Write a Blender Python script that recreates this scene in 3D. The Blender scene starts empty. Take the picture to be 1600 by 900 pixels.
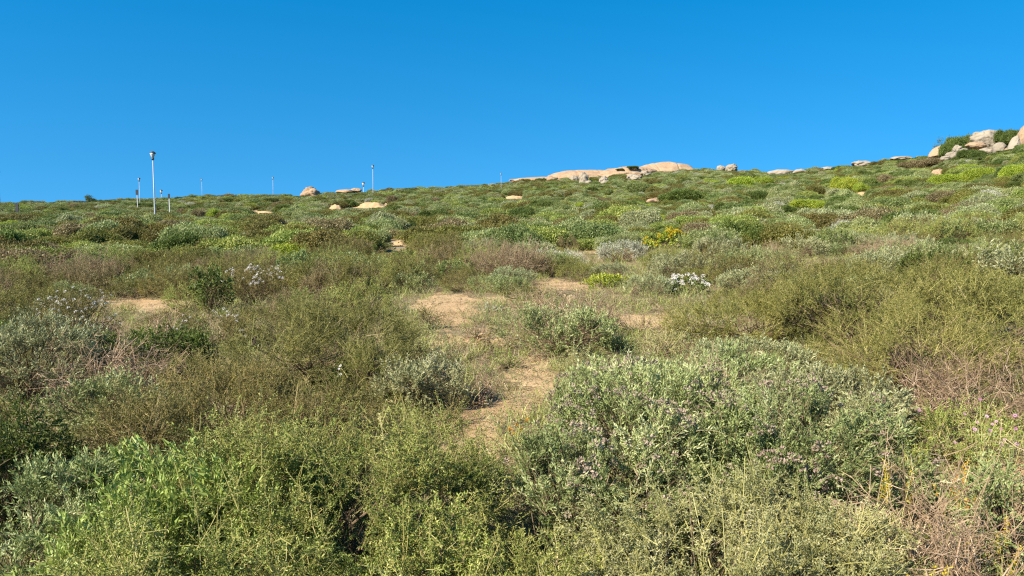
import bpy, math, random
import numpy as np

# ------------------------------------------------------------------ camera, sky, sun, exposure
scene = bpy.context.scene
C = scene.collection
random.seed(7); rng = np.random.default_rng(7)
FPX, PITCH, ZC = 1209.0, math.radians(5.2), 1.65
cam_d = bpy.data.cameras.new('camera'); cam = bpy.data.objects.new('camera', cam_d); C.objects.link(cam)
cam_d.sensor_width = 36; cam_d.lens = 36 * FPX / 1600.0
cam_d.clip_start = 0.05; cam_d.clip_end = 9000
cam.location = (0, 0, ZC); cam.rotation_euler = (math.pi / 2 - PITCH, 0, 0)
scene.camera = cam

SUN_EL, SUN_AZ = math.radians(39), math.radians(233)     # azimuth clockwise from +Y (the view): behind and to the left
w = bpy.data.worlds.new('World'); scene.world = w; w.use_nodes = True
nt = w.node_tree; bg = nt.nodes['Background']
sky = nt.nodes.new('ShaderNodeTexSky'); sky.sky_type = 'NISHITA'; sky.sun_disc = False
sky.sun_elevation = SUN_EL; sky.sun_rotation = SUN_AZ
sky.altitude = 0; sky.air_density = 1.0; sky.dust_density = 0.1; sky.ozone_density = 2.6
hs = nt.nodes.new('ShaderNodeHueSaturation'); hs.inputs['Saturation'].default_value = 1.465; hs.inputs['Hue'].default_value = 0.493
tc = nt.nodes.new('ShaderNodeTexCoord'); mp = nt.nodes.new('ShaderNodeMapping'); nm_ = nt.nodes.new('ShaderNodeVectorMath'); nm_.operation = 'NORMALIZE'
mp.inputs['Location'].default_value = (0, 0, .25); mp.inputs['Scale'].default_value = (1, 1, .8)      # the deep blue of a clear dry sky right down to the ridge
nt.links.new(tc.outputs['Generated'], mp.inputs[0]); nt.links.new(mp.outputs[0], nm_.inputs[0]); nt.links.new(nm_.outputs[0], sky.inputs['Vector'])
nt.links.new(sky.outputs[0], hs.inputs['Color']); nt.links.new(hs.outputs[0], bg.inputs['Color'])
bg.inputs['Strength'].default_value = 0.099
sd = bpy.data.lights.new('sun', 'SUN'); sd.energy = 5.0; sd.angle = math.radians(0.5); sd.color = (1.0, 0.92, 0.78)
sun = bpy.data.objects.new('sun', sd); C.objects.link(sun)
sun.rotation_euler = (math.pi / 2 - SUN_EL, 0, math.pi - SUN_AZ)
sun.location = (-20, -20, 30)
scene.view_settings.view_transform = 'Standard'; scene.view_settings.look = 'None'
scene.view_settings.exposure = 1.0; scene.view_settings.gamma = 1.0
scene.render.engine = 'CYCLES'
scene.cycles.max_bounces = 5; scene.cycles.diffuse_bounces = 3; scene.cycles.transmission_bounces = 3
scene.cycles.use_denoising = False
scene.cycles.pixel_filter_type = 'BLACKMAN_HARRIS'; scene.cycles.filter_width = 1.25

# ------------------------------------------------------------------ noise and terrain
def vnoise(x, y, seed=0):
    x = np.asarray(x, float); y = np.asarray(y, float)
    xi = np.floor(x).astype(np.int64); yi = np.floor(y).astype(np.int64)
    fx = x - xi; fy = y - yi; fx = fx * fx * (3 - 2 * fx); fy = fy * fy * (3 - 2 * fy)
    def h(a, b):
        n = (a * 374761393 + b * 668265263 + seed * 1442695041) & 0xffffffff
        n = ((n ^ (n >> 13)) * 1274126177) & 0xffffffff
        return ((n ^ (n >> 16)) & 0xffff) / 65535.0
    return (h(xi, yi) * (1 - fx) + h(xi + 1, yi) * fx) * (1 - fy) + (h(xi, yi + 1) * (1 - fx) + h(xi + 1, yi + 1) * fx) * fy
def fbm(x, y, o=3, seed=0):
    s = 0; a = 1; t = 0
    for k in range(o):
        s = s + a * (vnoise(x * 2 ** k, y * 2 ** k, seed + k) - .5); t += a; a *= .5
    return s / t * 2
def ray(px, py):
    u = (px - 800) / FPX; v = (450 - py) / FPX
    return np.array([u, v * math.sin(PITCH) + math.cos(PITCH), v * math.cos(PITCH) - math.sin(PITCH)])
SKYL = [(-900, 322), (-300, 320), (0, 319), (130, 318), (240, 315), (330, 309), (440, 307), (500, 303), (600, 298), (700, 293), (800, 286),
        (860, 280), (960, 275), (1060, 268), (1130, 267), (1200, 270), (1300, 262), (1400, 250), (1450, 245), (1500, 232), (1560, 222),
        (1600, 212), (1800, 180), (2400, 150)]
RIDGE = [(-900, 260), (0, 250), (600, 270), (900, 300), (1100, 290), (1300, 240), (1600, 190), (2400, 160)]
saz, ste = [], []
for px, py in SKYL:
    r = ray(px, py); saz.append(math.atan2(r[0], r[1])); ste.append(r[2] / math.hypot(r[0], r[1]))
raz = [math.atan2(ray(p, 300)[0], ray(p, 300)[1]) for p, _ in RIDGE]
def H(x, y):
    x = np.asarray(x, float); y = np.asarray(y, float)
    d = np.hypot(x, y) + 1e-6; az = np.arctan2(x, y)
    te = np.interp(az, saz, ste); R = np.interp(az, raz, [q for _, q in RIDGE])
    front = np.clip((np.cos(az) + 0.15) / .5, 0, 1)
    hR = ZC + R * te - 0.75
    t = d / R
    up = hR * np.clip(t, 0, 1) ** 1.32
    over = np.clip(t - 1, 0, None)
    h = up - np.minimum(over * R * 0.05, 14) * (over / (over + .08))
    h = h * front + (1 - front) * (-0.03 * np.minimum(d, 400))
    h = h + fbm(x / 38, y / 38, 3, 3) * np.clip(d * .008, 0, 1.0) * np.clip(1.6 - t, 0.15, 1)
    h = h + fbm(x / 9, y / 9, 2, 9) * np.clip(d * .02, 0, .32)
    h = h + fbm(x / 1.7, y / 1.7, 2, 14) * .05
    return h
def ground_hit(px, py):
    r = ray(px, py); t = 1.0; step = .05
    while t < 900:
        p = r * t
        if ZC + p[2] < float(H(p[0], p[1])): return p[0], p[1]
        t += step; step = min(step * 1.02, 1.5)
    return None
def at_dist(px, d, py=450):
    r = ray(px, py); k = d / math.hypot(r[0], r[1]); return r[0] * k, r[1] * k
def to_px(x, y, z):
    x = np.asarray(x, float); zc = z - ZC
    f = y * math.cos(PITCH) - zc * math.sin(PITCH); v = y * math.sin(PITCH) + zc * math.cos(PITCH)
    f = np.where(np.abs(f) < 1e-3, 1e-3, f)
    return 800 + FPX * x / f, 450 - FPX * v / f, f

# bare sand: (px, py, half width, half height) of the patch in the photograph, turned into patches on the ground
BARE = [(700, 486, 42, 24), (735, 536, 40, 13), (832, 600, 42, 34), (732, 684, 46, 46), (785, 640, 36, 14), (775, 470, 22, 6), (1005, 508, 46, 14), (880, 447, 50, 8), (1425, 640, 46, 22),
        (225, 477, 80, 10), (575, 321, 32, 5), (525, 324, 12, 4), (412, 331, 22, 4), (625, 379, 22, 5), (1022, 312, 15, 5), (803, 308, 18, 3),
        (1345, 303, 14, 4), (1466, 273, 0.1, 0.1), (465, 309, 8, 3), (1575, 301, 10, 3), (645, 329, 10, 3), (915, 391, 14, 5), (1560, 800, 60, 60), (1280, 305, 8, 3)]
def bare_mask(x, y):
    """1 where the soil is open sand"""
    x = np.asarray(x, float); y = np.asarray(y, float)
    px, py, f = to_px(x, y, H(x, y))
    px = px + fbm(x * 2.2, y * 2.2, 4, 31) * 34; py = py + fbm(x * 2.3, y * 2.3, 4, 41) * 12 * np.clip(12 / np.maximum(f, 1), .2, 1)
    m = np.zeros_like(px); nq = fbm(px / 9., py / 3., 3, 55) * .9
    for cx, cy, rx, ry in BARE:
        q = (((px - cx) / rx) ** 2 + ((py - cy) / ry) ** 2) * (1 + nq) + nq * .5
        m = np.maximum(m, np.clip(1.7 - q, 0, 1))
    return np.where(f > .3, m, 0)
ROCKPX = [(862, 282, 10, 7), (897, 282, 7, 8), (912, 286, 8, 15), (944, 288, 8, 12), (992, 281, 12, 12), (1008, 274, 11, 9), (920, 287, 5, 5), (486, 306, 13, 16), (540, 301, 14, 5), (557, 299, 9, 5), (1127, 266, 7, 8), (1143, 267, 10, 12), (1222, 272, 22, 9), (1250, 270, 10, 6), (1294, 266, 11, 6), (1346, 259, 15, 8), (1408, 249, 15, 5), (1022, 317, 13, 7), (1468, 276, 13, 11), (1545, 228, 36, 26), (1525, 230, 14, 8), (1467, 242, 17, 13), (1495, 236, 6, 9), (1506, 236, 6, 4), (1488, 246, 9, 9), (1476, 249, 8, 5), (1541, 241, 12, 10), (1561, 240, 10, 17), (1583, 238, 8, 25), (1574, 239, 5, 8), (1604, 222, 15, 30), (1534, 255, 8, 8), (880, 312, 6, 3)]
def hides_rock(x, y, h, r):
    z = float(H(x, y)); px, pb, f = to_px(x, y, z); _, pt, _ = to_px(x, y, z + h); rp = r * .6 * FPX / f
    return any(abs(px - cx) < hw + rp and pt < cb - 1.0 and pb > cb - hp for cx, cb, hw, hp in ROCKPX)
def hides_bare(x, y, h, r):
    z = float(H(x, y)); px, pb, f = to_px(x, y, z); _, pt, _ = to_px(x, y, z + h); rp = r * .75 * FPX / f
    for cx, cy, rx, ry in BARE:
        k = 1. if cy > 440 else random.uniform(.75, 1.15)
        if abs(px - cx) < rx * k + rp * (k - .1) and pb > cy - ry * k and pt < cy + ry * .6: return random.random() < .93
    return False

# ------------------------------------------------------------------ materials
def lin(r, g, b):
    return tuple(((c / 255 + .055) / 1.055) ** 2.4 if c > 10 else c / 255 / 12.92 for c in (r, g, b)) + (1,)
MATS = {}
def leafmat(name, a, b, c=None, rough=.55, trans=.24, objvar=.085, spec=.3):
    m = bpy.data.materials.new(name); m.use_nodes = True; n = m.node_tree; L = n.links
    p = n.nodes['Principled BSDF']; out = n.nodes['Material Output']
    at = n.nodes.new('ShaderNodeAttribute'); at.attribute_name = 'tint'
    cr = n.nodes.new('ShaderNodeValToRGB'); e = cr.color_ramp.elements
    e[0].position = .1; e[0].color = a; e[1].position = .8 if c is None else .62; e[1].color = b
    if c is not None:
        k = e.new(.95); k.color = c
    L.new(at.outputs['Fac'], cr.inputs[0])
    oi = n.nodes.new('ShaderNodeObjectInfo'); hv = n.nodes.new('ShaderNodeHueSaturation')
    m1 = n.nodes.new('ShaderNodeMapRange'); m1.inputs[3].default_value = .5 - objvar * .16; m1.inputs[4].default_value = .5 + objvar * .12
    m2 = n.nodes.new('ShaderNodeMapRange'); m2.inputs[3].default_value = 1 - objvar * 1.6; m2.inputs[4].default_value = 1 + objvar * 1.8
    mm = n.nodes.new('ShaderNodeMath'); mm.operation = 'MULTIPLY'; mm.inputs[1].default_value = 7.31
    fr = n.nodes.new('ShaderNodeMath'); fr.operation = 'FRACT'
    L.new(oi.outputs['Random'], m1.inputs[0]); L.new(oi.outputs['Random'], mm.inputs[0]); L.new(mm.outputs[0], fr.inputs[0]); L.new(fr.outputs[0], m2.inputs[0])
    L.new(m1.outputs[0], hv.inputs['Hue']); L.new(m2.outputs[0], hv.inputs['Value']); L.new(cr.outputs[0], hv.inputs['Color'])
    L.new(hv.outputs[0], p.inputs['Base Color'])
    p.inputs['Roughness'].default_value = rough; p.inputs['Specular IOR Level'].default_value = spec
    if trans > 0:
        t = n.nodes.new('ShaderNodeBsdfTranslucent'); mx = n.nodes.new('ShaderNodeMixShader'); mx.inputs[0].default_value = trans
        L.new(hv.outputs[0], t.inputs['Color']); L.new(p.outputs[0], mx.inputs[1]); L.new(t.outputs[0], mx.inputs[2]); L.new(mx.outputs[0], out.inputs['Surface'])
    MATS[name] = m; return m
leafmat('leaf_sage', (.16, .195, .055, 1), (.35, .39, .14, 1), (.56, .56, .28, 1))
leafmat('leaf_grey', (.20, .21, .085, 1), (.38, .39, .18, 1), (.53, .52, .29, 1))
leafmat('leaf_silver', (.30, .30, .20, 1), (.50, .50, .35, 1), (.62, .60, .46, 1))
leafmat('leaf_bright', (.15, .20, .035, 1), (.31, .40, .09, 1), (.44, .48, .20, 1))
leafmat('leaf_spiny', (.14, .19, .030, 1), (.36, .41, .085, 1), (.58, .56, .19, 1))
leafmat('leaf_pale', (.27, .28, .10, 1), (.46, .43, .20, 1), (.58, .50, .27, 1))
leafmat('leaf_broom', (.105, .115, .020, 1), (.235, .23, .042, 1), (.37, .32, .09, 1))
leafmat('leaf_heath', (.10, .095, .02, 1), (.21, .19, .042, 1), (.34, .25, .085, 1))
leafmat('leaf_dark', (.06, .088, .014, 1), (.13, .175, .03, 1), (.22, .27, .065, 1))
leafmat('leaf_green', (.10, .14, .032, 1), (.23, .28, .08, 1), (.38, .40, .16, 1))
leafmat('leaf_lime', (.20, .27, .020, 1), (.40, .46, .045, 1), (.52, .55, .10, 1))
leafmat('leaf_brown', (.15, .115, .045, 1), (.30, .235, .11, 1), (.42, .35, .19, 1))
leafmat('twig', (.10, .068, .035, 1), (.22, .155, .085, 1), (.36, .27, .16, 1), trans=0, rough=.8)
leafmat('twig_heath', (.19, .145, .055, 1), (.32, .25, .10, 1), (.42, .34, .16, 1), trans=0, rough=.8)
leafmat('twig_dry', (.20, .135, .07, 1), (.36, .26, .15, 1), (.54, .42, .26, 1), trans=0, rough=.8)
leafmat('twig_green', (.20, .18, .05, 1), (.38, .34, .11, 1), (.50, .44, .19, 1), trans=0, rough=.6)
leafmat('petal_white', (.60, .56, .48, 1), (.82, .77, .67, 1), (.75, .66, .68, 1), objvar=.04)
leafmat('petal_yellow', (.48, .32, .01, 1), (.64, .48, .02, 1), (.60, .40, .01, 1), objvar=.03)
leafmat('petal_orange', (.55, .20, .02, 1), (.70, .36, .03, 1), (.62, .42, .05, 1), objvar=.03)
leafmat('petal_pink', (.42, .18, .28, 1), (.55, .30, .40, 1), (.62, .42, .50, 1), objvar=.03)
leafmat('seed_purple', (.26, .19, .13, 1), (.42, .31, .23, 1), (.54, .43, .33, 1), trans=.1)

# ------------------------------------------------------------------ mesh helpers
class Geo:
    def __init__(s): s.v = []; s.q = []; s.t = []; s.n = 0
    def add(s, v, q, t):
        v = np.asarray(v, np.float32).reshape(-1, 3); q = np.asarray(q, np.int64).reshape(-1, 4)
        s.v.append(v); s.q.append(q + s.n); s.t.append(np.broadcast_to(np.asarray(t, np.float32), (len(v),))); s.n += len(v)
    def arrays(s):
        if not s.v: return np.zeros((0, 3), np.float32), np.zeros((0, 4), int), np.zeros(0, np.float32)
        return np.concatenate(s.v), np.concatenate(s.q), np.concatenate(s.t)
def make_mesh(name, parts, smooth=False):
    """parts: list of (Geo, material)"""
    V, Q, T, M = [], [], [], []; n = 0
    for k, (g, m) in enumerate(parts):
        v, q, t = g.arrays(); V.append(v); Q.append(q + n); T.append(t); M.append(np.full(len(q), k, np.int32)); n += len(v)
    V = np.concatenate(V); Q = np.concatenate(Q); T = np.concatenate(T); M = np.concatenate(M)
    me = bpy.data.meshes.new(name)
    me.vertices.add(len(V)); me.vertices.foreach_set('co', np.ascontiguousarray(V, np.float32).ravel())
    me.loops.add(len(Q) * 4); me.loops.foreach_set('vertex_index', np.ascontiguousarray(Q, np.int32).ravel())
    me.polygons.add(len(Q)); me.polygons.foreach_set('loop_start', np.arange(len(Q), dtype=np.int32) * 4)
    me.polygons.foreach_set('material_index', M)
    me.polygons.foreach_set('use_smooth', np.full(len(Q), smooth))
    a = me.attributes.new('tint', 'FLOAT', 'POINT'); a.data.foreach_set('value', T.astype(np.float32))
    for g, m in parts: me.materials.append(MATS[m] if isinstance(m, str) else m)
    me.update(calc_edges=True)
    return me
def frame(d):
    """rotation matrices (n,3,3) whose third column is d"""
    d = d / np.linalg.norm(d, axis=1, keepdims=True)
    a = np.where(np.abs(d[:, 2:3]) < .95, np.array([[0, 0, 1.]]), np.array([[1., 0, 0]]))
    x = np.cross(a, d); x /= np.linalg.norm(x, axis=1, keepdims=True); y = np.cross(d, x)
    return np.stack([x, y, d], axis=2)
def leaves(g, base, direc, length, width, tint, cup=.15):
    """one diamond leaf quad per row"""
    n = len(base)
    F = frame(direc); roll = rng.uniform(0, 2 * np.pi, n)
    side = F[:, :, 0] * np.cos(roll)[:, None] + F[:, :, 1] * np.sin(roll)[:, None]
    nor = np.cross(F[:, :, 2], side)
    L = np.broadcast_to(length, (n,))[:, None]; W = np.broadcast_to(width, (n,))[:, None]
    mid = base + F[:, :, 2] * L * .5
    tip = base + F[:, :, 2] * L - nor * L * .12
    v = np.stack([base, mid + side * W * .5 + nor * L * cup, tip, mid - side * W * .5 + nor * L * cup], 1)
    g.add(v, np.arange(n * 4).reshape(n, 4), np.repeat(np.broadcast_to(tint, (n,)), 4))
def tubes(g, P, r0, r1, tint, sides=3):
    """P (n,k,3) polylines as tapered prisms"""
    n, k, _ = P.shape
    D = np.diff(P, axis=1); D = np.concatenate([D, D[:, -1:]], 1).reshape(-1, 3) + 1e-9
    F = frame(D).reshape(n, k, 3, 3)
    rr = np.broadcast_to(r0, (n,))[:, None] + (np.broadcast_to(r1, (n,)) - np.broadcast_to(r0, (n,)))[:, None] * np.linspace(0, 1, k)[None]
    an = np.arange(sides) * 2 * np.pi / sides
    ring = F[..., 0][:, :, None, :] * np.cos(an)[None, None, :, None] + F[..., 1][:, :, None, :] * np.sin(an)[None, None, :, None]
    V = P[:, :, None, :] + ring * rr[:, :, None, None]
    idx = np.arange(n * k * sides).reshape(n, k, sides)
    a = idx[:, :-1]; b = idx[:, 1:]
    q = np.stack([a, np.roll(a, -1, 2), np.roll(b, -1, 2), b], -1).reshape(-1, 4)
    g.add(V.reshape(-1, 3), q, np.repeat(np.broadcast_to(tint, (n,)), k * sides))
def unit(n, zlo=-1):
    z = rng.uniform(zlo, 1, n); a = rng.uniform(0, 2 * np.pi, n); s = np.sqrt(1 - z * z)
    return np.stack([s * np.cos(a), s * np.sin(a), z], 1)

# ------------------------------------------------------------------ sprigs: small leafy shoots, pointing along +Z
def stem_leaves(g, base, d, L, n, ll, lw, ang, t0=0., r=.0012, gs=None, tuft=True):
    """leaves around one straight stem"""
    d = d / np.linalg.norm(d); F = frame(d[None])[0]
    s = np.linspace(t0, 1, n); a = np.arange(n) * 2.4 + rng.uniform(0, 6)
    an = ang * (1.15 - .75 * s * tuft) + rng.normal(0, .12, n)
    rad = F[:, 0][None] * np.cos(a)[:, None] + F[:, 1][None] * np.sin(a)[:, None]
    dr = d[None] * np.cos(an)[:, None] + rad * np.sin(an)[:, None]
    B = base[None] + d[None] * (s * L)[:, None]
    leaves(g, B, dr, ll * rng.uniform(.7, 1.15, n), lw * rng.uniform(.8, 1.2, n), rng.uniform(-.2, .2, n) + (s - .55) * .35)
    if gs is not None:
        tubes(gs, np.stack([base, base + d * L * .5, base + d * L])[None], r, r * .5, 0)
def sprig(kind, k):
    """k: level-of-detail scale (1 near, ~2 middle, ~5 far). Returns dict material-role -> Geo"""
    leaf, stem, extra = Geo(), Geo(), Geo(); Z = np.array([0, 0, 1.]); O = np.zeros(3)
    rv = lambda s: rng.normal(0, s, 3)
    if kind == 'sage':
        stem_leaves(leaf, O, Z + rv(.1), .14, int(24 / k), .031 * k ** .8, .0056 * k, .72, .1, .0016, stem)
        for j in range(2 if k < 1.5 else 0):
            stem_leaves(leaf, Z * .05, Z + rv(.5), .06, 10, .022, .005, .7, .2, .001, stem)
    elif kind == 'bright':
        stem_leaves(leaf, O, Z + rv(.08), .19, int(26 / k), .050 * k ** .8, .0075 * k, .6, .15, .0018, stem)
    elif kind == 'dark':
        stem_leaves(leaf, O, Z + rv(.15), .10, int(20 / k), .026 * k ** .8, .010 * k, .95, 0, .0015, stem)
        if k < 1.5: stem_leaves(leaf, Z * .03, Z + rv(.6), .06, 10, .022, .009, .9, .1, .001, stem)
    elif kind in ('spiny', 'pale'):
        d0 = Z + rv(.1); P = np.stack([O, d0 * .11, d0 * .22 + rv(.012)]); tubes(stem, P[None], .0017, .0009, .1)
        nb = int(11 / k ** .7)
        for j in range(nb):
            s = rng.uniform(.1, 1); b = d0 * .22 * s; dr = unit(1)[0] * 1.0 + Z * .75; dr /= np.linalg.norm(dr)
            stem_leaves(leaf, b, dr, rng.uniform(.03, .07), int(11 / k ** .7), .0125 * k, .0042 * k, .8, .1, .0013 * k ** .5, stem, False)
    elif kind in ('broom', 'heath'):
        d0 = Z + rv(.1); tubes(stem, np.stack([O, d0 * .10, d0 * .20 + rv(.02)])[None], .0016, .0007, .0)
        nb = int(10 / k ** .6)
        for j in range(nb):
            s = rng.uniform(.05, .95); b = d0 * .20 * s; dr = unit(1)[0] * .85 + Z; dr /= np.linalg.norm(dr)
            stem_leaves(leaf, b, dr, rng.uniform(.04, .085), int(12 / k ** .7), .012 * k, .0032 * k ** 1.1, .55, .05, .0008 * k ** .5, stem, False)
    elif kind == 'silver':
        for j in range(int(4 / k ** .5)):
            stem_leaves(leaf, Z * .03 * j, Z + rv(.4), .09, int(16 / k), .017 * k, .006 * k, .9, .1, .0015, stem)
    elif kind == 'dry':
        d0 = Z + rv(.3); P = np.stack([O, d0 * .08 + rv(.012), d0 * .17 + rv(.02), d0 * .26 + rv(.03)]); tubes(stem, P[None], .0021 * k ** .6, .0012 * k ** .6, 0)
        for j in range(int(10 / k ** .5)):
            i = rng.integers(0, 3); b = P[i] + (P[i + 1] - P[i]) * rng.uniform(0, 1); dr = unit(1)[0] + Z * .4; l = rng.uniform(.04, .12)
            tubes(stem, np.stack([b, b + dr * l * .5 + rv(.008), b + dr * l + rv(.018)])[None], .0014 * k ** .6, .0008 * k ** .6, rng.uniform(-.2, .3))
        if k < 3: leaves(leaf, P[rng.integers(1, 4, 5)] + rng.normal(0, .03, (5, 3)), unit(5), .012 * k, .005 * k, 0.)
    elif kind == 'far':          # clump of leaf tufts
        n = 9; leaves(leaf, rng.normal(0, .04, (n, 3)), unit(n, -.3) + Z * .4, rng.uniform(.04, .085, n), rng.uniform(.013, .026, n), rng.uniform(-.25, .25, n))
    return leaf, stem
def blossom(g, kind, size, cent=None):
    if kind == 'daisy':
        n = 11; a = np.arange(n) * 2 * np.pi / n; d = np.stack([np.cos(a), np.sin(a), np.full(n, .18)], 1)
        side = np.stack([-np.sin(a), np.cos(a), 0 * a], 1); b = d * size * .15; t = d * size
        m = d * size * .6
        g.add(np.stack([b, m + side * size * .16, t, m - side * size * .16], 1), np.arange(n * 4).reshape(n, 4), .5)
    else:                        # ball of tiny petals
        n = 14; u = unit(n, -.2); leaves(g, u * size * .3, u, size * .7, size * .5, rng.uniform(-.2, .3, n))

# ------------------------------------------------------------------ shrub shapes
def shrub(kind, R, Hh, dens, k=1., seed=0, lobes=7, nstem=90, flower=None, nfl=0, fsize=.02, seedheads=0, lift=.0, up=.5, fill=.35, srange=(.7, 1.3), gap=.43, arcs=0):
    """a mound of leafy shoots over branching stems. Returns leaf Geo, stem Geo, flower Geo, seedhead Geo"""
    global rng; keep = rng; rng = np.random.default_rng(seed + 100)
    L = [(np.array([0, 0, Hh * .38]), np.array([R * .72, R * .72, Hh * .6]))]
    for j in range(lobes):
        a = j * 2.4 + rng.uniform(-.4, .4); rr = R * rng.uniform(.3, .74); s = rng.uniform(.26, .5)
        c = np.array([math.cos(a) * rr, math.sin(a) * rr, Hh * rng.uniform(.28, .58)]); hz = min(Hh * rng.uniform(.3, .5), Hh - c[2])
        L.append((c, np.array([R * s, R * s, hz])))
    pts, nor = [], []
    for c, s in L:
        area = 4.2 * (s[0] * s[0] + s[0] * s[2]) ; n = int(area * dens)
        u = unit(n, -.35); f = np.where(rng.random(n) < fill, rng.uniform(.55, 1, n), rng.uniform(.92, 1.06, n))
        p = c + u * s * f[:, None]
        nn = u / s; nn /= np.linalg.norm(nn, axis=1, keepdims=True)
        ok = p[:, 2] > .02
        for c2, s2 in L:
            if c2 is c: continue
            ok &= ((((p - c2) / s2) ** 2).sum(1) > .62)
        cl = vnoise(p[:, 0] / (R * .22) + seed, p[:, 1] / (R * .22) + p[:, 2] / (R * .2), seed)
        ok &= rng.random(n) < np.clip((cl - gap) * 4.5 + .1, .04, 1)
        pts.append(p[ok]); nor.append(nn[ok])
    P = np.concatenate(pts); N = np.concatenate(nor); n = len(P)
    D = N * (1 - up) + np.array([0, 0, up]) + rng.normal(0, .34, (n, 3)); D[:, 2] = np.where(D[:, 2] < 0, D[:, 2] * -.4, D[:, 2])
    F = frame(D); sc = rng.uniform(*srange, n); roll = rng.uniform(0, 6.28, n)
    clump = vnoise(P[:, 0] / (R * .3) + 9, P[:, 1] / (R * .3) + P[:, 2] / (R * .3), seed + 5)
    tint = np.clip(.15 + .5 * clump + rng.normal(0, .22 if kind == 'far' else .14, n), 0, 1)
    c, s = np.cos(roll), np.sin(roll)
    X = F[:, :, 0] * c[:, None] + F[:, :, 1] * s[:, None]; Y = -F[:, :, 0] * s[:, None] + F[:, :, 1] * c[:, None]
    M = np.stack([X, Y, F[:, :, 2]], 2) * sc[:, None, None]
    GL, GS, GF, GX = Geo(), Geo(), Geo(), Geo(); GB = Geo()
    nt_ = 8; which = rng.integers(0, nt_, n)
    base = P - F[:, :, 2] * (sc * .10)[:, None]
    for j in range(nt_):
        lf, st = sprig(kind, k); w_ = which == j; m = M[w_]; b = base[w_]; t = tint[w_]; kk = len(b)
        for src, dst in ((lf, GL), (st, GS)):
            v, q, tt = src.arrays()
            if len(v) == 0 or kk == 0: continue
            V = np.einsum('nij,vj->nvi', m, v) + b[:, None]
            dst.add(V.reshape(-1, 3), (q[None] + (np.arange(kk) * len(v))[:, None, None]).reshape(-1, 4), np.clip(t[:, None] + tt[None], 0, 1).ravel())
    if arcs:
        ia = rng.choice(np.nonzero(N[:, 2] > -.2)[0], arcs); p0 = base[ia]; dd = D[ia] + rng.normal(0, .35, (arcs, 3)); dd /= np.linalg.norm(dd, axis=1, keepdims=True)
        La = rng.uniform(.12, .34, (arcs, 1)); dr = np.array([0, 0, -1.]) * rng.uniform(0, .5, (arcs, 1)); tt_ = np.linspace(0, 1, 5)
        C_ = p0[:, None] + dd[:, None] * La[:, None] * tt_[None, :, None] + dr[:, None] * La[:, None] * (tt_ ** 2)[None, :, None]
        tubes(GS, C_, .0021, .0010, np.clip(tint[ia] + .25, 0, 1))
        if kind != 'dry':
            for q_ in range(16):
                u_ = rng.uniform(.25, 1, (arcs, 1)); pp = p0 + dd * La * u_ + dr * La * u_ ** 2
                leaves(GL, pp, unit(arcs) + dd * .9, (.012 if kind in ('spiny', 'pale', 'broom', 'heath') else .026) * k ** .8, (.004 if kind in ('spiny', 'pale', 'broom', 'heath') else .006) * k, np.clip(tint[ia] + rng.uniform(0, .35, arcs), 0, 1))
    # inner branches from the root to the shoots
    if nstem:
        pk = rng.integers(0, n, nstem); e = base[pk]; r0 = rng.normal(0, R * .07, (nstem, 3)); r0[:, 2] = -.05
        m1 = r0 * .6 + e * .4 + rng.normal(0, R * .10, (nstem, 3)); m1[:, 2] = e[:, 2] * .3 + .02; m2 = r0 * .25 + e * .75 + rng.normal(0, R * .09, (nstem, 3)); m2[:, 2] = e[:, 2] * .72
        tubes(GB, np.stack([r0, m1, m2, e], 1), 0.0048 * k ** .5 * (R + .3), .0015 * k ** .5, rng.uniform(0, .4, nstem))  # low tint darkens inner branches, painting shade into the gaps
    if arcs:      # a few woody main branches that reach through the leaves
        iw = rng.integers(0, n, 14); e = P[iw] * rng.uniform(.9, 1.08, (14, 1)); r0 = rng.normal(0, R * .05, (14, 3)); r0[:, 2] = -.05
        m1 = e * .5 + rng.normal(0, R * .07, (14, 3)); m1[:, 2] = e[:, 2] * rng.uniform(.3, .7, 14); m2 = e * .8 + rng.normal(0, R * .05, (14, 3))
        tubes(GB, np.stack([r0, m1, m2, e], 1), .007, .0022, rng.uniform(.5, 1, 14), 5)
    if flower:
        idx = np.nonzero(N[:, 2] > .1)[0]
        cl = vnoise(P[idx, 0] / (R * .35) + 3, P[idx, 1] / (R * .35), seed + 77); idx = idx[cl > .42]
        if len(idx):
            for i in rng.choice(idx, min(nfl, len(idx)), replace=False):
                g = Geo(); blossom(g, flower, fsize * rng.uniform(.7, 1.3)); v, q, t = g.arrays()
                tip = base[i] + F[i][:, 2] * sc[i] * (.20 if kind in ('spiny', 'broom', 'heath') else .16); Fd = frame((F[i][:, 2] + np.array([-.3, -.4, .6]))[None])[0]
                GF.add(v @ Fd.T + tip, q, np.clip(t + .4 + rng.normal(0, .2), 0, 1))
    if seedheads:
        cl = vnoise(P[:, 0] / (R * .25), P[:, 1] / (R * .25), seed + 33); idx = np.nonzero((cl > .5) & (N[:, 2] > .1))[0]
        for i in rng.choice(idx, min(seedheads, len(idx)), replace=False) if len(idx) else []:
            g = Geo(); blossom(g, 'ball', .021 * rng.uniform(.7, 1.2)); v, q, t = g.arrays()
            GX.add(v + base[i] + F[i][:, 2] * sc[i] * .14, q, np.clip(t + .4, 0, 1))
    rng = keep; GL.inner = GB
    return GL, GS, GF, GX

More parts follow.
